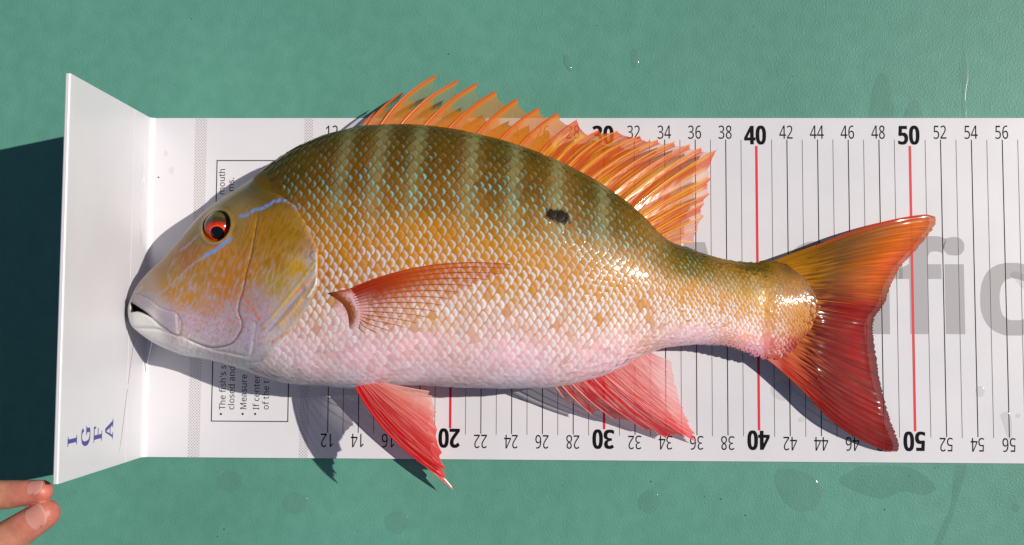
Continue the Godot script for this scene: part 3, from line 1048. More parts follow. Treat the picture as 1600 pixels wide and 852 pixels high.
# skin between neighbouring rays; frac[k] is how far up ray k + 1 the skin behind ray k reaches
func membrane(called: String, parent: Node3D, rays: Array, frac: Array, dip: float, sag: float, nt: int, nw: int, color: Callable, ripple := 0.0, fray := 0.05) -> MeshInstance3D:
	var vs := PackedVector3Array()
	var ns := PackedVector3Array()
	var cs := PackedColorArray()
	var ix := PackedInt32Array()
	for k in rays.size() - 1:
		var g := PackedVector3Array()
		for i in nt:
			var t := float(i) / (nt - 1)
			for j in nw:
				var w := float(j) / (nw - 1)
				var tt := t * (1.0 - dip * 4.0 * w * (1.0 - w) - fray * absf(noise.get_noise_2d((k + w) * 11.0, 77.0)) * smoothstep(0.6, 1.0, t))
				var p := along(rays[k], tt).lerp(along(rays[k + 1], tt * frac[k]), w)
				p.y += -sag * 4.0 * w * (1.0 - w) * (0.4 + 0.6 * t) + 0.015 * noise.get_noise_2d(k * 9.0 + w * 3.0, t * 8.0)
				p.y += ripple * noise.get_noise_2d(p.x * 2.2, p.z * 2.2 + 9.0)
				g.append(p)
				cs.append(color.call(k, t, w))
		ix.append_array(grid_index(nt, nw, false, vs.size()))
		ns.append_array(grid_normals(g, nt, nw, false))
		vs.append_array(g)
	return put(called, parent, make(vs, ns, cs, ix), fin_mat())

func pts3(list: Array) -> PackedVector3Array:      # px, py, height
	var out := PackedVector3Array()
	for i in range(0, list.size(), 3):
		out.append(at(list[i], list[i + 1], list[i + 2]))
	return out

func build_dorsal(fish: Node3D) -> void:
	# base px, py, tip px, py, tip height, bow
	var rows := [[563, 202, 592, 171, 2.9, 3], [570, 201, 629, 144, 2.5, 5], [590, 200, 684, 116, 2.4, 9], [620, 200, 719, 124, 2.35, 8], [655, 203, 747, 129, 2.3, 6], [694, 206, 777, 141, 2.25, 5], [740, 213, 808.5, 154, 2.2, 4], [776, 222, 842.5, 168, 2.1, 4], [806, 232, 872, 176, 2.0, 4], [838, 243, 902.5, 187, 1.9, 4],
		[864, 254, 936, 203, 1.7, 5], [882, 263, 966, 204, 1.5, 6], [900, 272, 1001, 212, 1.3, 6], [918, 282, 1029, 218, 1.15, 6], [936, 292, 1055, 221, 1.05, 6], [954, 303, 1081, 224, 1.0, 6], [970, 314, 1099, 229, 0.95, 5], [985, 326, 1122, 233, 0.9, 5], [999, 338, 1113, 277, 0.85, 3], [1010, 349, 1110, 303, 0.8, 2], [1020, 359, 1101, 318, 0.8, 1], [1029, 367, 1100, 338, 0.8, 0], [1037, 373, 1090, 361, 0.8, 0], [1044, 378, 1085, 380, 0.8, -1]]
	var rays := []
	for r in rows:
		var hb := look(mid_h, at(r[0], r[1], 4.0).x) - 0.15
		var a := at(r[0], r[1] + 3.0, hb)
		var b := at(r[2], r[3], r[4])
		var side: Vector3 = Vector3(b.z - a.z, 0, a.x - b.x).normalized() * (r[5] / 25.0)
		if side.z > 0:
			side = -side
		rays.append(bow(a, b, side + Vector3(0, 0.12, 0)))
	var frac := [0.55, 0.60, 0.68, 0.70, 0.74, 0.78, 0.78, 0.80, 0.82, 0.80, 0.9, 0.94, 0.94, 0.95, 0.95, 0.95, 0.96, 0.98, 1.0, 1.0, 1.0, 1.0, 1.0]
	var color := func(k: int, t: float, w: float) -> Color:
		var nz := noise.get_noise_3d(k * 7.0 + w * 2.0, t * 5.0, 3.0)
		if k < 9:
			var clear := smoothstep(0.42, 0.6, t + 0.15 * nz) * smoothstep(0.10, 0.32, w) * (1.0 if k < 5 else (0.55 if k < 7 else 0.25))
			clear = maxf(clear, 0.3 * smoothstep(0.2, 0.4, w) * smoothstep(0.85, 0.6, w) * (1.0 if k < 5 else 0.4) * smoothstep(0.12, 0.3, t))
			var c := lin(228, 132, 14).lerp(lin(214, 140, 105), 0.55 * smoothstep(0.08, 0.2, w) * smoothstep(0.45, 0.3, w) * smoothstep(0.6, 0.15, t))
			c = c.lerp(lin(206, 84, 14), smoothstep(0.14, 0.0, w))
			c = c.lerp(lin(170, 140, 50), clear * 0.8)
			c.a = lerpf(0.95, 0.30, clear) + 0.04 * nz
			return c
		var streak := noise.get_noise_2d((k + w) * 9.0, t * 0.8)
		var c := lin(208, 88, 6).lerp(lin(238, 168, 24), smoothstep(0.0, 0.45, streak) + 0.6 * smoothstep(0.82, 0.98, w))
		c = c.lerp(lin(226, 62, 24), smoothstep(0.9, 1.0, t) * 0.9)
		var gap := 0.0
		if k >= 13 and k <= 21:
			gap = smoothstep(0.35, 0.75, t) * smoothstep(0.50, 0.62, w) * smoothstep(0.98, 0.86, w) * (0.85 if k < 19 else 0.7)
		if k >= 21:
			gap = maxf(gap, 0.45)
		c.a = lerpf(0.92 - 0.10 * t, 0.20, gap)
		return c
	var fin := membrane("dorsal_fin", fish, rays, frac, 0.05, 0.10, 22, 13, color)
	var ms := mat(Color.WHITE, 0.25, true)
	ms.clearcoat_enabled = true
	ms.clearcoat = 0.6
	ms.clearcoat_roughness = 0.1
	for k in rays.size():
		if k < 10:
			put("fin_spine", fin, tube(rays[k], 0.075, 0.026, 8, lin(210, 110, 46), lin(196, 50, 6)), ms)
		else:
			put("fin_ray", fin, tube(rays[k], 0.062, 0.022, 6, lin(226, 140, 40), lin(236, 150, 48)), ms)

func build_caudal(fish: Node3D) -> void:
	var up := spline(PackedVector2Array([Vector2(1178, 414), Vector2(1206, 405), Vector2(1235, 394.5), Vector2(1280, 379), Vector2(1330, 360), Vector2(1380, 345.5), Vector2(1420, 337.5), Vector2(1448, 335), Vector2(1462, 339)]), 6)
	var low := spline(PackedVector2Array([Vector2(1172, 552), Vector2(1195, 566), Vector2(1225, 590), Vector2(1255, 617), Vector2(1282, 646), Vector2(1312, 671), Vector2(1350, 692), Vector2(1380, 704), Vector2(1402, 706)]), 6)
	var back := spline(PackedVector2Array([Vector2(1462, 339), Vector2(1462, 349), Vector2(1453, 364), Vector2(1436, 385), Vector2(1408, 416), Vector2(1394, 442), Vector2(1381, 476), Vector2(1367, 496), Vector2(1364, 512), Vector2(1365, 530), Vector2(1370, 565), Vector2(1376, 600), Vector2(1384, 632), Vector2(1390, 652), Vector2(1399, 678), Vector2(1405, 697), Vector2(1402, 706)]), 6)
	var nv := 400
	var nu := 46
	var vs := PackedVector3Array()
	var cs := PackedColorArray()
	for i in nv:
		var v := float(i) / (nv - 1)
		var f := v * (back.size() - 1)
		var kk := mini(int(f), back.size() - 2)
		var tip := back[kk].lerp(back[kk + 1], f - kk)
		var root := Vector2(1182, 416).lerp(Vector2(1180, 550), smoothstep(0.0, 1.0, v))
		root.x += 30.0 * sin(PI * v)
		for j in nu:
			var u := float(j) / (nu - 1)
			var p := root.lerp(tip, u)
			# the outer rays follow the curved edges of the lobes
			var e0 := up[mini(int(u * (up.size() - 1)), up.size() - 1)]
			var e1 := low[mini(int(u * (low.size() - 1)), low.size() - 1)]
			var fu := u * (up.size() - 1)
			var a := mini(int(fu), up.size() - 2)
			e0 = up[a].lerp(up[a + 1], fu - a)
			var fl := u * (low.size() - 1)
			var b := mini(int(fl), low.size() - 2)
			e1 = low[b].lerp(low[b + 1], fl - b)
			var s0 := root.lerp(back[0], u)
			var w0 := pow(1.0 - v, 6.0)
			var w1 := pow(v, 6.0)
			p += (e0 - Vector2(1178, 414).lerp(back[0], u)) * w0 + (e1 - Vector2(1172, 552).lerp(back[back.size() - 1], u)) * w1
			var rag := 0.0
			if u > 0.9:
				rag = noise.get_noise_1d(v * 90.0) * 2.5 * (u - 0.9) * 10.0
			p.x += rag
			var h := lerpf(1.36, 0.42, smoothstep(0.34, 1.0, u)) - 0.25 * absf(v - 0.5) * u
			h += 0.005 * cos(v * TAU * 34.0) * smoothstep(0.1, 0.3, u) * (1.0 - 0.5 * u) + 0.04 * noise.get_noise_2d(u * 3.0, v * 5.0)
			var wp := at(p.x, p.y, h)
			var over := skin(wp.x, wp.z) if wp.x < x1 - 0.02 and absf(q_of(wp.x, wp.z)) < 0.97 else 0.0
			if over > 0.0:
				h = maxf(h if wp.x > fin_from else 0.0, over + lerpf(-0.10, 0.012, smoothstep(fin_from, fin_from + 0.6, wp.x + 0.25 * noise.get_noise_1d(v * 40.0))))
				wp = at(p.x, p.y, h)
			vs.append(wp)
			var fine := noise.get_noise_2d(v * 60.0, u * 1.6)
			var fine2 := noise.get_noise_2d(v * 150.0 + 30.0, u * 2.5)
			var c := lin(86, 2, 6).lerp(lin(146, 2, 9), smoothstep(0.3, 0.95, u))
			var lobe := smoothstep(0.42, 0.26, v + 0.05 * fine)
			var olive := lin(104, 64, 8).lerp(lin(228, 108, 4), smoothstep(0.45, 0.95, u))
			c = c.lerp(olive, lobe)
			c = c.lerp(lin(226, 84, 22), smoothstep(0.34, 0.24, v) * smoothstep(0.7, 0.95, u) * smoothstep(0.1, 0.25, v))
			c = c.lerp(lin(186, 36, 22), smoothstep(0.05, 0.0, v) * 0.9)
			c = c.lerp(lin(120, 8, 12), smoothstep(0.80, 0.95, v) * 0.8)
			var root_k := smoothstep(fin_from + lerpf(3.6, 2.3, smoothstep(0.25, 0.55, v)), fin_from + 0.5, wp.x + 1.5 * noise.get_noise_2d(v * 50.0, u * 4.0))
			c = c.lerp(pick(body_f, minf(wp.x, fin_from), lerpf(look(top_l, fin_from), look(bot_l, fin_from), clampf(v, 0.05, 0.95))), root_k)
			c = c * (1.0 + 0.35 * fine + 0.5 * fine2) * lerpf(1.0, 0.6, smoothstep(0.8, 1.0, u))
			c = c.lerp(lin(50, 16, 14), 0.8 * smoothstep(0.975, 1.0, u) * smoothstep(0.25, 0.35, v))
			c.a = lerpf(0.99, 0.92, smoothstep(0.25, 0.8, u)) - 0.08 * lobe * smoothstep(0.5, 1.0, u)
			cs.append(c)
	var m := fin_mat()
	m.roughness = 0.5
	m.metallic_specular = 0.2
	m.clearcoat = 0.09
	m.clearcoat_roughness = 0.1
	m.backlight = Color(0.3, 0.3, 0.3)
	var fin := put("tail_fin", fish, grid_mesh(vs, nv, nu, cs, true), m)
	var ms := mat(Color.WHITE, 0.5, true)
	ms.metallic_specular = 0.2
	for k in 19:
		var v := lerpf(0.012, 0.988, k / 18.0)
		var i := int(v * (nv - 1))
		var pts := PackedVector3Array()
		for j in range(6, nu - 2):
			if vs[i * nu + j].x > fin_from + 1.9 + 0.5 * sin(k * 2.3):
				pts.append(vs[i * nu + j] + Vector3(0, 0.008, 0))
		var c: Color = cs[i * nu + 14] * 0.9
		var d: Color = cs[i * nu + nu - 8] * 0.8
		c.a = 1.0
		d.a = 1.0
		put("fin_ray", fin, tube(pts, 0.03, 0.010, 6, c, d), ms)

func build_anal(fish: Node3D) -> void:
	var rows := [[864, 602, 890, 632, 1.7, 1], [874, 602, 926, 649, 1.5, 2], [892, 602, 961, 656, 1.2, 3], [910, 600, 1012, 674, 0.9, 4], [927, 596, 1042, 686, 0.6, 5], [944, 590, 1093, 694, 0.35, 6], [959, 583, 1087, 678, 0.45, 4], [973, 575, 1078, 660, 0.6, 3], [986, 568, 1068, 638, 0.8, 2], [997, 562, 1060, 612, 1.0, 1], [1006, 557, 1054, 588, 1.3, 0], [1014, 554, 1050, 566, 1.6, 0]]
	var rays := []
	for r in rows:
		var hb := look(mid_h, at(r[0], r[1], 3.5).x) - 0.1
		var a := at(r[0], r[1] - 4.0, hb)
		var b := at(r[2], r[3], r[4])
		var side: Vector3 = Vector3(a.z - b.z, 0, b.x - a.x).normalized() * (r[5] / 28.0)
		rays.append(bow(a, b, side + Vector3(0, 0.1, 0)))
	var color := func(k: int, t: float, w: float) -> Color:
		var s := noise.get_noise_2d((k + w) * 8.0, t * 1.2)
		var f := (k + w) / 11.0
		var c := lin(228, 28, 34).lerp(lin(236, 130, 128), smoothstep(0.35, 0.8, f))
		c = c.lerp(lin(246, 190, 185), 0.7 * smoothstep(0.05, 0.4, s))
		c = c.lerp(lin(240, 36, 40), smoothstep(0.6, 1.0, t) * smoothstep(0.75, 0.4, f) * 0.7)
		c.a = lerpf(0.85, 0.42, smoothstep(0.4, 1.0, f) * smoothstep(0.1, 0.8, t)) - (0.2 if k < 2 and w > 0.4 else 0.0)
		return c
	var fin := membrane("anal_fin", fish, rays, [0.6, 0.72, 0.8, 0.88, 0.86, 1.0, 1.0, 1.0, 1.0, 1.0, 1.0], 0.04, 0.03, 34, 14, color, 0.035)
	var wet: StandardMaterial3D = fin.material_override
	wet.clearcoat = 1.0
	wet.clearcoat_roughness = 0.1
	var ms := mat(Color.WHITE, 0.2, true)
	ms.clearcoat_enabled = true
	ms.clearcoat = 0.8
	ms.clearcoat_roughness = 0.08
	for k in rays.size():
		var a := lin(236, 150, 146) if k < 3 else lin(232, 58, 58).lerp(lin(242, 186, 182), k / 11.0)
		put("fin_spine" if k < 3 else "fin_ray", fin, tube(rays[k], 0.06 if k < 3 else 0.032, 0.014, 6, a, a), ms)

func build_pelvics(fish: Node3D) -> void:
	var upper := [[556, 609, 698, 750, 8.2, -14], [562, 607, 690, 733, 8.0, -9], [568, 606, 680, 714, 7.7, -5], [574, 605, 679, 692, 7.4, -1], [580, 604, 672, 672, 7.0, 2], [587, 603, 679, 652, 6.4, 2], [594, 603, 675, 630, 5.9, 1], [600, 603, 672, 612, 5.5, 0]]
	var lower := [[560, 611, 711, 768, 1.0, -8], [566, 610, 697, 733, 1.1, -4], [574, 609, 692, 708, 1.2, 0], [582, 607, 684, 672, 1.4, 2], [590, 606, 684, 645, 1.6, 2], [600, 605, 678, 620, 1.8, 0]]
	for s in 2:
		var rows: Array = upper if s == 0 else lower
		var rays := []
		for r in rows:
			var a := at(r[0], r[1] - 4.0, 5.6 if s == 0 else 2.6)
			var b := at(r[2], r[3], r[4])
			var side: Vector3 = Vector3(b.z - a.z, 0, a.x - b.x).normalized() * (-r[5] / 27.0)
			rays.append(bow(a, b, -side + Vector3(0, 0.25 if s == 0 else 0.1, 0)))
		var last := float(rays.size() - 1)
		var color := func(k: int, t: float, w: float) -> Color:
			var f := (k + w) / last
			var st := noise.get_noise_2d((k + w) * 7.0 + s * 50.0, t * 1.4)
			var c := lin(212, 24, 30).lerp(lin(226, 96, 92), smoothstep(0.15, 0.6, f)).lerp(lin(236, 175, 165), smoothstep(0.55, 1.0, f))
			c = c.lerp(lin(242, 150, 140), 0.6 * smoothstep(0.1, 0.45, st))
			c = c.lerp(lin(205, 30, 38), 0.5 * smoothstep(0.1, 0.45, -st) * (1.0 - f))
			c.a = lerpf(0.96, 0.6, smoothstep(0.45, 1.0, f) * smoothstep(0.15, 0.7, t))
			return c
		var frac := []
		for k in rays.size() - 1:
			frac.append(1.0)
		var fin := membrane("pelvic_fin", fish, rays, frac, 0.05, 0.02, 22, 9, color)
		fin.set_meta("label", "red pelvic fin spread over the board's lower edge" if s == 0 else "lower red pelvic fin showing beneath the other")
		var ms := mat(Color.WHITE, 0.28, true)
		for k in rays.size():
			var a := lin(216, 42, 42).lerp(lin(234, 168, 160), k / last)
			put("fin_spine" if k == 0 else "fin_ray", fin, tube(rays[k], 0.075 if k == 0 else 0.036, 0.014, 6, a, a), ms)

func build_pectoral(fish: Node3D) -> void:
	var tips := [803, 414, 799, 420, 785, 428, 765, 437, 742, 447, 722, 457, 706, 467, 694, 477, 684, 487, 672, 496, 655, 505, 635, 512, 612, 518, 592, 521, 572, 521]
	var n := tips.size() / 2
	var rays := []
	for k in n:
		var f := float(k) / (n - 1)
		var a := fp(lerpf(550, 564, f), lerpf(451, 506, f))
		var b := fp(tips[2 * k], tips[2 * k + 1])
		var side := Vector2(b.y - a.y, a.x - b.x).normalized() * (0.62 * pow(1.0 - f, 1.5))
		if side.y > 0:
			side = -side
		var pts := PackedVector3Array()
		for i in 19:
			var t := i / 18.0
			var p := a.lerp(b, t) + side * 4.0 * t * (1.0 - t)
			pts.append(Vector3(p.x, skin(p.x, p.y) + relief(p, 0) + 0.10 + 0.28 * sin(PI * minf(t * 1.2, 1.0)) * (1.0 - 0.5 * f), p.y))
		rays.append(pts)
	var color := func(k: int, t: float, w: float) -> Color:
		var f := (k + w) / (n - 1.0)
		var st := noise.get_noise_2d((k + w) * 6.0, t * 1.5)
		var c := lin(176, 48, 16).lerp(lin(216, 110, 40), smoothstep(0.05, 0.7, t)).lerp(lin(228, 140, 110), smoothstep(0.4, 0.9, f))
		c = c * (1.0 + 0.25 * st)
		c = c.lerp(lin(222, 176, 176), 0.7 * smoothstep(0.22, 0.05, t) * smoothstep(0.12, 0.4, f))
		c.a = lerpf(0.95, 0.26, smoothstep(0.25, 0.85, t)) * lerpf(1.0, 0.22, smoothstep(0.15, 0.6, f))
		return c
	var frac := []
	for k in n - 1:
		frac.append(1.0)
	var fin := membrane("pectoral_fin", fish, rays, frac, 0.02, 0.02, 24, 7, color)
	var ms := mat(Color.WHITE, 0.3, true)
	for k in n:
		var f := float(k) / (n - 1)
		var a := lin(176, 52, 20).lerp(lin(222, 168, 160), smoothstep(0.2, 0.8, f))
		var b := lin(196, 84, 30).lerp(lin(232, 170, 140), smoothstep(0.2, 0.8, f))
		put("fin_ray", fin, tube(rays[k], 0.036 * (1.0 - 0.35 * f), 0.010, 6, a, b), ms)
	# fleshy base of the fin
	var vs := PackedVector3Array()
	var cs := PackedColorArray()
	var left := spline(fps([508, 459, 522, 467, 536, 477, 543, 490, 545, 504, 546, 515]), 5)
	var right := spline(fps([528, 455, 556, 450, 572, 464, 577, 482, 574, 498, 561, 512]), 5)
	for i in left.size():
		var f := float(i) / (left.size() - 1)
		for j in 17:
			var v := j / 16.0
			var p: Vector2 = left[i].lerp(right[i], v)
			var up := sin(PI * v) * sin(PI * clampf(f * 0.9 + 0.06, 0, 1))
			vs.append(Vector3(p.x, skin(p.x, p.y) + relief(p, 0) + lerpf(0.0, 0.13, sqrt(maxf(up, 0.0))), p.y))
			var gr := noise.get_noise_2d(p.x * 9.0, p.y * 9.0)
			var c := lin(40, 20, 10).lerp(lin(150, 72, 22), smoothstep(0.0, 0.3, f + 0.25 * v))
			var pad := smoothstep(0.22, 0.5, v + 0.12 * gr) * smoothstep(0.08, 0.32, f)
			c = c.lerp(lin(216, 172, 176), pad)
			c = c.lerp(lin(176, 60, 26), smoothstep(0.35, 0.1, f) * smoothstep(0.4, 0.8, v))
			c = c.lerp(lin(222, 186, 192), smoothstep(0.75, 1.0, f) * 0.7)
			c = c * (1.0 + 0.3 * gr)
			c.a = 1.0
			cs.append(c)
	put("fin_base", fin, grid_mesh(vs, left.size(), 17, cs, true), skin_mat(0.5, 0.1))

# ---------------------------------------------------------------- hand
var sd := PackedFloat32Array()
var dim := Vector3i.ZERO
var lo_c := Vector3.ZERO
var cell := 0.13

func bone(a: Vector3, b: Vector3, ra: float, rb: float, blend: float, root: Vector3, root_r: float) -> void:
	var r := maxf(ra, rb) + 0.75
	var mn := (a.min(b) - Vector3.ONE * r - lo_c) / cell
	var mx := (a.max(b) + Vector3.ONE * r - lo_c) / cell
	var i0 := maxi(int(mn.x), 0)
	var i1 := mini(int(mx.x) + 1, dim.x - 1)
	var j0 := maxi(int(mn.y), 0)
	var j1 := mini(int(mx.y) + 1, dim.y - 1)
	var k0 := maxi(int(mn.z), 0)
	var k1 := mini(int(mx.z) + 1, dim.z - 1)
	var ab := b - a
	var l2 := ab.length_squared()
	for i in range(i0, i1 + 1):
		for j in range(j0, j1 + 1):
			var at_ := (i * dim.y + j) * dim.z
			for k in range(k0, k1 + 1):
				var p := lo_c + Vector3(i, j, k) * cell
				var t := clampf((p - a).dot(ab) / l2, 0.0, 1.0)
				var d := p.distance_to(a + ab * t) - lerpf(ra, rb, t)
				var o := sd[at_ + k]
				var kk := blend
				if root_r > 0.0:
					kk = 0.02 + blend * clampf(1.4 - p.distance_to(root) / root_r, 0.0, 1.0)
				var h := maxf(kk - absf(o - d), 0.0) / kk
				sd[at_ + k] = minf(o, d) - h * h * kk * 0.25

func nets(color: Callable) -> ArrayMesh:
	var id := PackedInt32Array()
	id.resize(sd.size())
	id.fill(-1)
	var vs := PackedVector3Array()
	var ns := PackedVector3Array()
	var cs := PackedColorArray()
	var ix := PackedInt32Array()
	var sy := dim.z
	var sx := dim.y * dim.z
	var off := [0, 1, sy, sy + 1, sx, sx + 1, sx + sy, sx + sy + 1]
	var pos := [Vector3(0, 0, 0), Vector3(0, 0, 1), Vector3(0, 1, 0), Vector3(0, 1, 1), Vector3(1, 0, 0), Vector3(1, 0, 1), Vector3(1, 1, 0), Vector3(1, 1, 1)]
	var edges := [[0, 1], [2, 3], [4, 5], [6, 7], [0, 2], [1, 3], [4, 6], [5, 7], [0, 4], [1, 5], [2, 6], [3, 7]]
	for i in dim.x - 1:
		for j in dim.y - 1:
			var row := i * sx + j * sy
			for k in dim.z - 1:
				var n := row + k
				var s := sd[n]
				if absf(s) > 0.4:
					continue
				var inside := 0
				for c in 8:
					if sd[n + off[c]] < 0.0:
						inside += 1
				if inside == 0 or inside == 8:
					continue
				var sum := Vector3.ZERO
				var cnt := 0
				for e in edges:
					var a := sd[n + off[e[0]]]
					var b := sd[n + off[e[1]]]
					if (a < 0.0) != (b < 0.0):
						sum += (pos[e[0]] as Vector3).lerp(pos[e[1]], a / (a - b))
						cnt += 1
				id[n] = vs.size()
				var p := lo_c + (Vector3(i, j, k) + sum / cnt) * cell
				vs.append(p)
				var g := Vector3(sd[n + sx] + sd[n + sx + sy] + sd[n + sx + 1] + sd[n + sx + sy + 1] - sd[n] - sd[n + sy] - sd[n + 1] - sd[n + sy + 1],
					sd[n + sy] + sd[n + sx + sy] + sd[n + sy + 1] + sd[n + sx + sy + 1] - sd[n] - sd[n + sx] - sd[n + 1] - sd[n + sx + 1],
					sd[n + 1] + sd[n + sx + 1] + sd[n + sy + 1] + sd[n + sx + sy + 1] - sd[n] - sd[n + sx] - sd[n + sy] - sd[n + sx + sy])
				ns.append(g.normalized())
				cs.append(color.call(p, g.normalized()))
	for i in range(1, dim.x - 1):
		for j in range(1, dim.y - 1):
			var row := i * sx + j * sy
			for k in range(1, dim.z - 1):
				var n := row + k
				if id[n] < 0:
					continue
				var s := sd[n] < 0.0
				for ax in 3:
					var step: int = [sx, sy, 1][ax]
					if s == (sd[n + step] < 0.0):
						continue
					var u: int = [sy, 1, sx][ax]
					var v: int = [1, sx, sy][ax]
					var a := id[n - u - v]
					var b := id[n - v]
					var c := id[n]
					var d := id[n - u]
					if a < 0 or b < 0 or c < 0 or d < 0:
						continue
					# front faces run clockwise seen from outside
					if s:
						ix.append_array([a, c, b, a, d, c])
					else:
						ix.append_array([a, b, c, a, c, d])
	return make(vs, ns, cs, ix)

func build_hand() -> void:
	var wrist := at(-330, 900, 12.5)
	var hand := thing("hand", "bare hand with thumb and index finger pinched at the plate's lower corner", "hand", wrist)
	lo_c = Vector3(-30.0, 3.0, 18.0)
	dim = Vector3i(int(32.0 / cell), int(14.0 / cell), int(16.0 / cell))
	sd.resize(dim.x * dim.y * dim.z)
	sd.fill(9.0)
	# palm and forearm
	var knuckle := [at(-128, 792, 10.6), at(-140, 752, 9.6), at(-158, 722, 8.6), at(-180, 700, 7.6)]
	var arm := wrist + Vector3(-9.0, 4.0, 5.0)
	bone(arm, wrist, 3.3, 2.5, 1.0, wrist, 0)
	for k in 4:
		bone(wrist + Vector3(0.4, 0.3 - 0.4 * k, 0.6 - 0.5 * k), knuckle[k], 1.7, 1.05 - 0.06 * k, 1.0, wrist, 0)
	var chains := [
		[knuckle[0], at(-62, 776, 10.5), at(14, 773, 10.2), at(64, 768, 10.3), 1.0, 0.88, 0.78, 0.62],
		[knuckle[1], at(-70, 752, 8.3), at(-35, 762, 6.6), at(-68, 778, 5.6), 0.98, 0.86, 0.76, 0.62],
		[knuckle[2], at(-92, 730, 7.2), at(-66, 748, 5.4), at(-100, 764, 4.8), 0.92, 0.82, 0.72, 0.60],
		[knuckle[3], at(-118, 715, 6.4), at(-100, 735, 4.9), at(-126, 750, 4.5), 0.82, 0.72, 0.64, 0.54]]
	for c in chains:
		for s in 3:
			bone(c[s], c[s + 1], c[4 + s], c[5 + s], 0.35, c[0], 1.6 if s == 0 else 2.0)
	var th := [at(-215, 905, 11.5), at(-90, 905, 10.9), at(2, 848, 10.3), at(70, 803, 10.2), 1.55, 1.2, 1.02, 0.80]
	bone(th[0], th[1], th[4], th[5], 0.9, th[0], 0)
	bone(th[1], th[2], th[5], th[6], 0.5, th[1], 0)
	bone(th[2], th[3], th[6], th[7], 0.06, th[2], 0)
	var tips := [chains[0][3], th[3], chains[1][3], chains[2][3], chains[3][3]]
	var color := func(p: Vector3, _n: Vector3) -> Color:
		var d := 9.0
		for t in tips:
			d = minf(d, p.distance_to(t))
		var c := lin(186, 128, 104).lerp(lin(198, 106, 96), smoothstep(2.4, 0.3, d) * 0.8)
		c = c * (1.0 + 0.24 * noise.get_noise_3d(p.x * 1.1, p.y * 1.1, p.z * 1.1) + 0.10 * noise.get_noise_3d(p.x * 7.0, p.y * 7.0, p.z * 7.0))
		c.a = 1.0
		return c
	var m := mat(Color.WHITE, 0.42, true)
	m.subsurf_scatter_enabled = true
	m.subsurf_scatter_strength = 0.12
	m.normal_enabled = true
	m.normal_texture = noise_tex(0.09, 512, FastNoiseLite.TYPE_CELLULAR, 3, 8, true, 4.0)
	m.normal_scale = 0.6
	m.uv1_triplanar = true
	m.uv1_scale = Vector3(38, 38, 38)
	put("skin", hand, nets(color), m)
	# nails
	nail(hand, "thumb_nail", th[2], th[3], 0.83, Vector3(0.15, 1.0, -0.25), 1.2, 0.80, 0.46)
	nail(hand, "finger_nail", chains[0][2], chains[0][3], 0.63, Vector3(0.0, 0.9, -0.62), 0.95, 0.5, 0.42)

func nail(hand: Node3D, called: String, a: Vector3, b: Vector3, r: float, up: Vector3, long: float, wide: float, end: float) -> void:
	var ax := (b - a).normalized()
	var n := (up - ax * up.dot(ax)).normalized()
	var s := ax.cross(n)
	var vs := PackedVector3Array()
	var cs := PackedColorArray()
	for i in 15:
		var u := i / 14.0
		for j in 15:
			var v := j / 7.0 - 1.0
			var roundness := 1.0 - 0.35 * pow(absf(v), 3.0) if u > 0.5 else 1.0
			var x := end - long + long * (u * (1.0 if u < 0.9 else 1.0) * (1.0 - 0.14 * v * v) + 0.10 * v * v * (1.0 - u)) * roundness
			var ang := v * wide / r * 0.95
			var rr := r + 0.035 + 0.02 * u - 0.10 * maxf(u - 0.75, 0.0)
			if absf(v) > 0.95 or u < 0.05:
				rr -= 0.05
			vs.append(b + ax * x + n * cos(ang) * rr + s * sin(ang) * rr)
			var c := lin(206, 140, 128).lerp(lin(212, 160, 148), smoothstep(0.26, 0.0, u)).lerp(lin(216, 176, 160), smoothstep(0.90, 0.97, u))
			c = c * (1.0 + 0.05 * noise.get_noise_2d(v * 8.0, u))
			c.a = 1.0
			cs.append(c)
	var m := mat(Color.WHITE, 0.24, true)
	put(called, hand, grid_mesh(vs, 15, 15, cs, false), m)

# ---------------------------------------------------------------- water on the deck and the board
func lens(called: String, label: String, outline: Array, h: float, thick: float, m: Material, group := "", on_plate := false) -> void:
	var pts := PackedVector2Array()
	for i in range(0, outline.size(), 2):
		var w := at(outline[i], outline[i + 1], h)
		if on_plate:
			var d: Vector3 = RIGHT * (outline[i] - 800.0) + DOWN * (outline[i + 1] - 426.0) + AHEAD * FOCAL
			w = EYE + d * ((-0.149 - EYE.x) / d.x)
			pts.append(Vector2(w.y, w.z))
		else:
			pts.append(Vector2(w.x, w.z))
	pts.append(pts[0])
	var c := spline(pts, 4)
	var mid := Vector2.ZERO
	for p in c:
		mid += p / c.size()
	var base := Vector3(-0.149, mid.x, mid.y) if on_plate else Vector3(mid.x, h, mid.y)
	org = base
	var vs := PackedVector3Array()
	var n := 9
	for i in c.size():
		for k in n:
			var f := float(k) / (n - 1)
			var q := mid.lerp(c[i], sin(f * PI / 2))
			var up := 0.004 + thick * cos(f * PI / 2)
			vs.append(Vector3(-0.149 + up, q.x, q.y) if on_plate else Vector3(q.x, h + up, q.y))
	var area := 0.0
	for i in c.size() - 1:
		area += c[i].cross(c[i + 1])
	var turned := (area > 0.0) != on_plate
	var o := put(called, self, grid_mesh(vs, c.size(), n, PackedColorArray(), turned), m)
	o.position = base * U
	tag(o, label, called.replace("_", " ").replace("water droplet", "droplet"), group)

func disc(x: float, y: float, r: float, ry := 0.0) -> Array:
	var out := []
	for k in 9:
		var a := TAU * k / 9
		var w := 1.0 + 0.16 * noise.get_noise_2d(x + cos(a) * 2.0, y + sin(a) * 2.0)
		out.append_array([x + cos(a) * r * w, y + sin(a) * (ry if ry > 0.0 else r) * w])
	return out

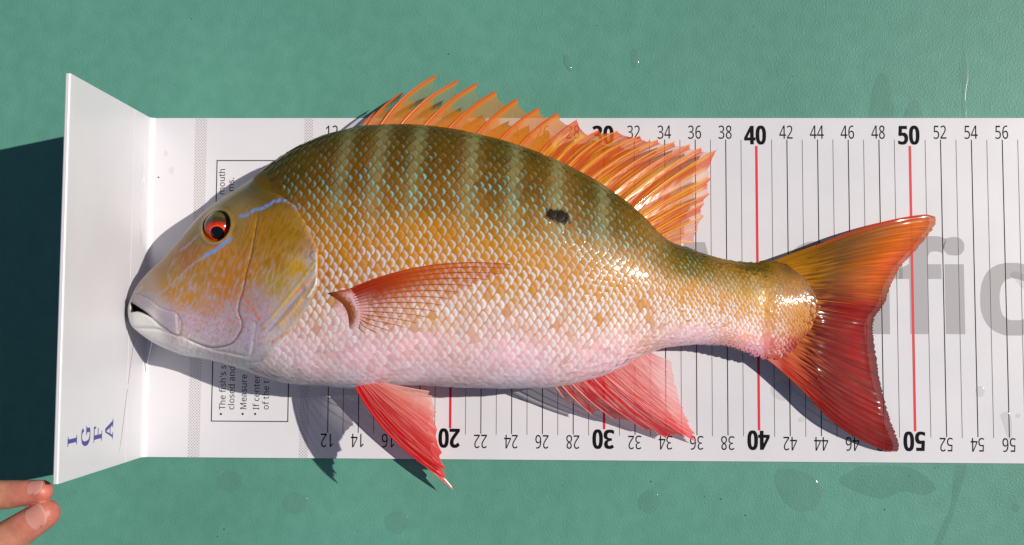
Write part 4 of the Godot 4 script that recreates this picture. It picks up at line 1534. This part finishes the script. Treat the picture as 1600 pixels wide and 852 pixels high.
func build_water() -> void:
	var clear := mat(Color(0.5, 0.6, 0.58, 0.05), 0.04)
	clear.transparency = BaseMaterial3D.TRANSPARENCY_ALPHA
	var film := mat(Color8(40, 118, 92, 6), 0.2)
	film.transparency = BaseMaterial3D.TRANSPARENCY_ALPHA
	var board_film := mat(Color8(120, 118, 126, 16), 0.06)
	board_film.transparency = BaseMaterial3D.TRANSPARENCY_ALPHA
	var g := "water drops on the green deck"
	lens("water_droplet", "long clear water bead on green deck above the dorsal fin", [881, 86, 886, 84, 891, 92, 894, 104, 892, 113, 887, 108, 881, 97], DECK, 0.12, clear, g)
	lens("water_droplet", "faint clear droplet on green deck above number 32", [986, 78, 993, 76, 998, 86, 997, 100, 991, 106, 986, 98], DECK, 0.05, clear, g)
	lens("water_droplet", "large clear puddle drop on green deck below number 42 of the scale", [1217, 732, 1209, 745, 1213, 760, 1222, 780, 1234, 792, 1248, 800, 1272, 796, 1284, 776, 1276, 750, 1250, 736], DECK, 0.10, clear, g)
	lens("water_droplet", "round clear droplet on green deck below number 32", disc(1014, 784, 17, 19), DECK, 0.07, clear, g)
	lens("water_droplet", "clear droplet on green deck below the thin pelvic shadow's left side", disc(461, 786, 20, 17), DECK, 0.06, clear, g)
	lens("water_droplet", "round droplet near the picture's bottom edge left of the pelvic fin tip", disc(620, 816, 19, 18), DECK, 0.06, clear, g)
	lens("water_droplet", "wide faint droplet on green deck below the boxed instructions", disc(358, 752, 21, 17), DECK, 0.05, clear, g)
	lens("wet_patch", "tongue-shaped wet patch on green deck above number 48", [1357, 184, 1360, 160, 1366, 130, 1376, 114, 1388, 124, 1394, 150, 1398, 184], DECK, 0.006, film)
	lens("wet_patch", "short wet patch touching the board above number 50", [1410, 184, 1420, 164, 1430, 155, 1439, 164, 1441, 184], DECK, 0.006, film)
	lens("wet_patch", "thin broken wet streak on green deck above number 54", [1506, 72, 1511, 92, 1513, 118, 1509, 150, 1510, 183, 1504, 183, 1503, 140, 1498, 110, 1502, 90], DECK, 0.006, film)
	lens("wet_patch", "long slanting wet streak on green deck below number 52", [1492, 727, 1510, 728, 1504, 756, 1494, 790, 1484, 820, 1468, 856, 1458, 856, 1474, 820, 1488, 780], DECK, 0.006, film)
	lens("wet_patch", "broad wet patch on green deck below number 48", [1345, 728, 1420, 730, 1462, 760, 1445, 774, 1410, 768, 1380, 780, 1340, 770, 1310, 750], DECK, 0.006, film)
	lens("wet_patch", "small round wet spot on green deck below number 56", disc(1588, 793, 7), DECK, 0.006, film)
	g = "water drops on the white board"
	lens("water_droplet", "tear-shaped droplet on white board beside lower number 56", [1563, 648, 1575, 643, 1581, 655, 1582, 680, 1577, 688, 1571, 672], 0.01, 0.05, board_film, g)
	lens("water_droplet", "flat droplet on white board under the tail near line 41", disc(1222, 610, 17, 16), 0.01, 0.04, board_film, g)
	lens("water_droplet", "clear droplet across the letter c at the board's right end", [1578, 430, 1586, 424, 1604, 432, 1606, 452, 1596, 448, 1588, 438], 0.01, 0.07, board_film, g)
	lens("water_droplet", "small droplet on line 54 above its lower number", disc(1532, 612, 7, 9), 0.01, 0.05, board_film, g)
	lens("water_droplet", "tiny bright droplet right of line 56 near the board's lower edge", disc(1592, 650, 4), 0.01, 0.09, clear, g)
	lens("water_droplet", "tiny bright droplet on line 44 near lower number", disc(1253, 656, 5, 4), 0.01, 0.08, clear, g)
	lens("water_droplet", "tiny bead on white board left of the dotted strip", disc(268, 267, 4, 6), 0.01, 0.09, clear, g)
	lens("water_droplet", "tiny bead low on white board right of the plate's fold", disc(259, 240, 3, 5), 0.01, 0.08, clear, g)
	g = "water streaks on the end plate"
	lens("water_droplet", "long thin streak of water on plate above the fish's snout", [223, 250, 227, 262, 226, 290, 222, 312, 219, 300, 221, 270], 0.0, 0.06, clear, g, true)
	lens("water_droplet", "lower thin streak of water on plate beside the fish's forehead", [221, 340, 224, 352, 223, 372, 220, 384, 218, 366, 219, 350], 0.0, 0.06, clear, g, true)
	org = Vector3(25, DECK, 10)
	var dv := PackedVector3Array()
	var dn := PackedVector3Array()
	var di := PackedInt32Array()
	for e in [[1343, 137], [1102, 777], [1164, 807], [1019, 752], [1125, 779], [1152, 832], [1107, 832], [1382, 797], [1460, 732], [1350, 806], [1422, 745], [70, 792], [118, 770], [95, 780], [300, 30], [520, 60], [700, 84], [930, 40], [352, 816], [348, 826], [340, 838], [358, 836], [560, 830], [742, 812], [880, 760], [1240, 120], [1180, 40]]:
		var c := at(e[0] + rng.randf_range(-2, 2), e[1] + rng.randf_range(-2, 2), DECK)
		var r := rng.randf_range(0.02, 0.055)
		var first := dv.size()
		dv.append(c + Vector3(0, r * 0.5, 0))
		dn.append(Vector3.UP)
		for k in 9:
			var q := Vector3(cos(TAU * k / 9), 0, sin(TAU * k / 9)) * r * rng.randf_range(0.5, 1.3)
			dv.append(c + q + Vector3(0, 0.002, 0))
			dn.append((q + Vector3(0, r, 0)).normalized())
			di.append_array([first, first + 1 + k, first + 1 + (k + 1) % 9])
	var dirt := put("dirt_specks", self, make(dv, dn, PackedColorArray(), di), mat(Color8(38, 52, 46), 0.8))
	dirt.position = org * U
	dirt.set_meta("kind", "stuff")
	tag(dirt, "tiny dark specks of dirt strewn over the green deck", "dirt")
	# the line that hangs from the fish's lip
	org = at(231, 562, 0.1)
	var pts := PackedVector3Array()
	for k in 13:
		var t := k / 12.0
		pts.append(at(lerpf(241, 226, t), lerpf(518, 588, t), 0.05 + 3.3 * pow(1.0 - t, 1.6)))
	var nylon := mat(Color8(225, 222, 228), 0.25)
	var o := put("fishing_line", self, tube(pts, 0.022, 0.022, 6), nylon)
	o.position = org * U
	tag(o, "thin pale fishing line hanging from the fish's lower lip", "fishing line")
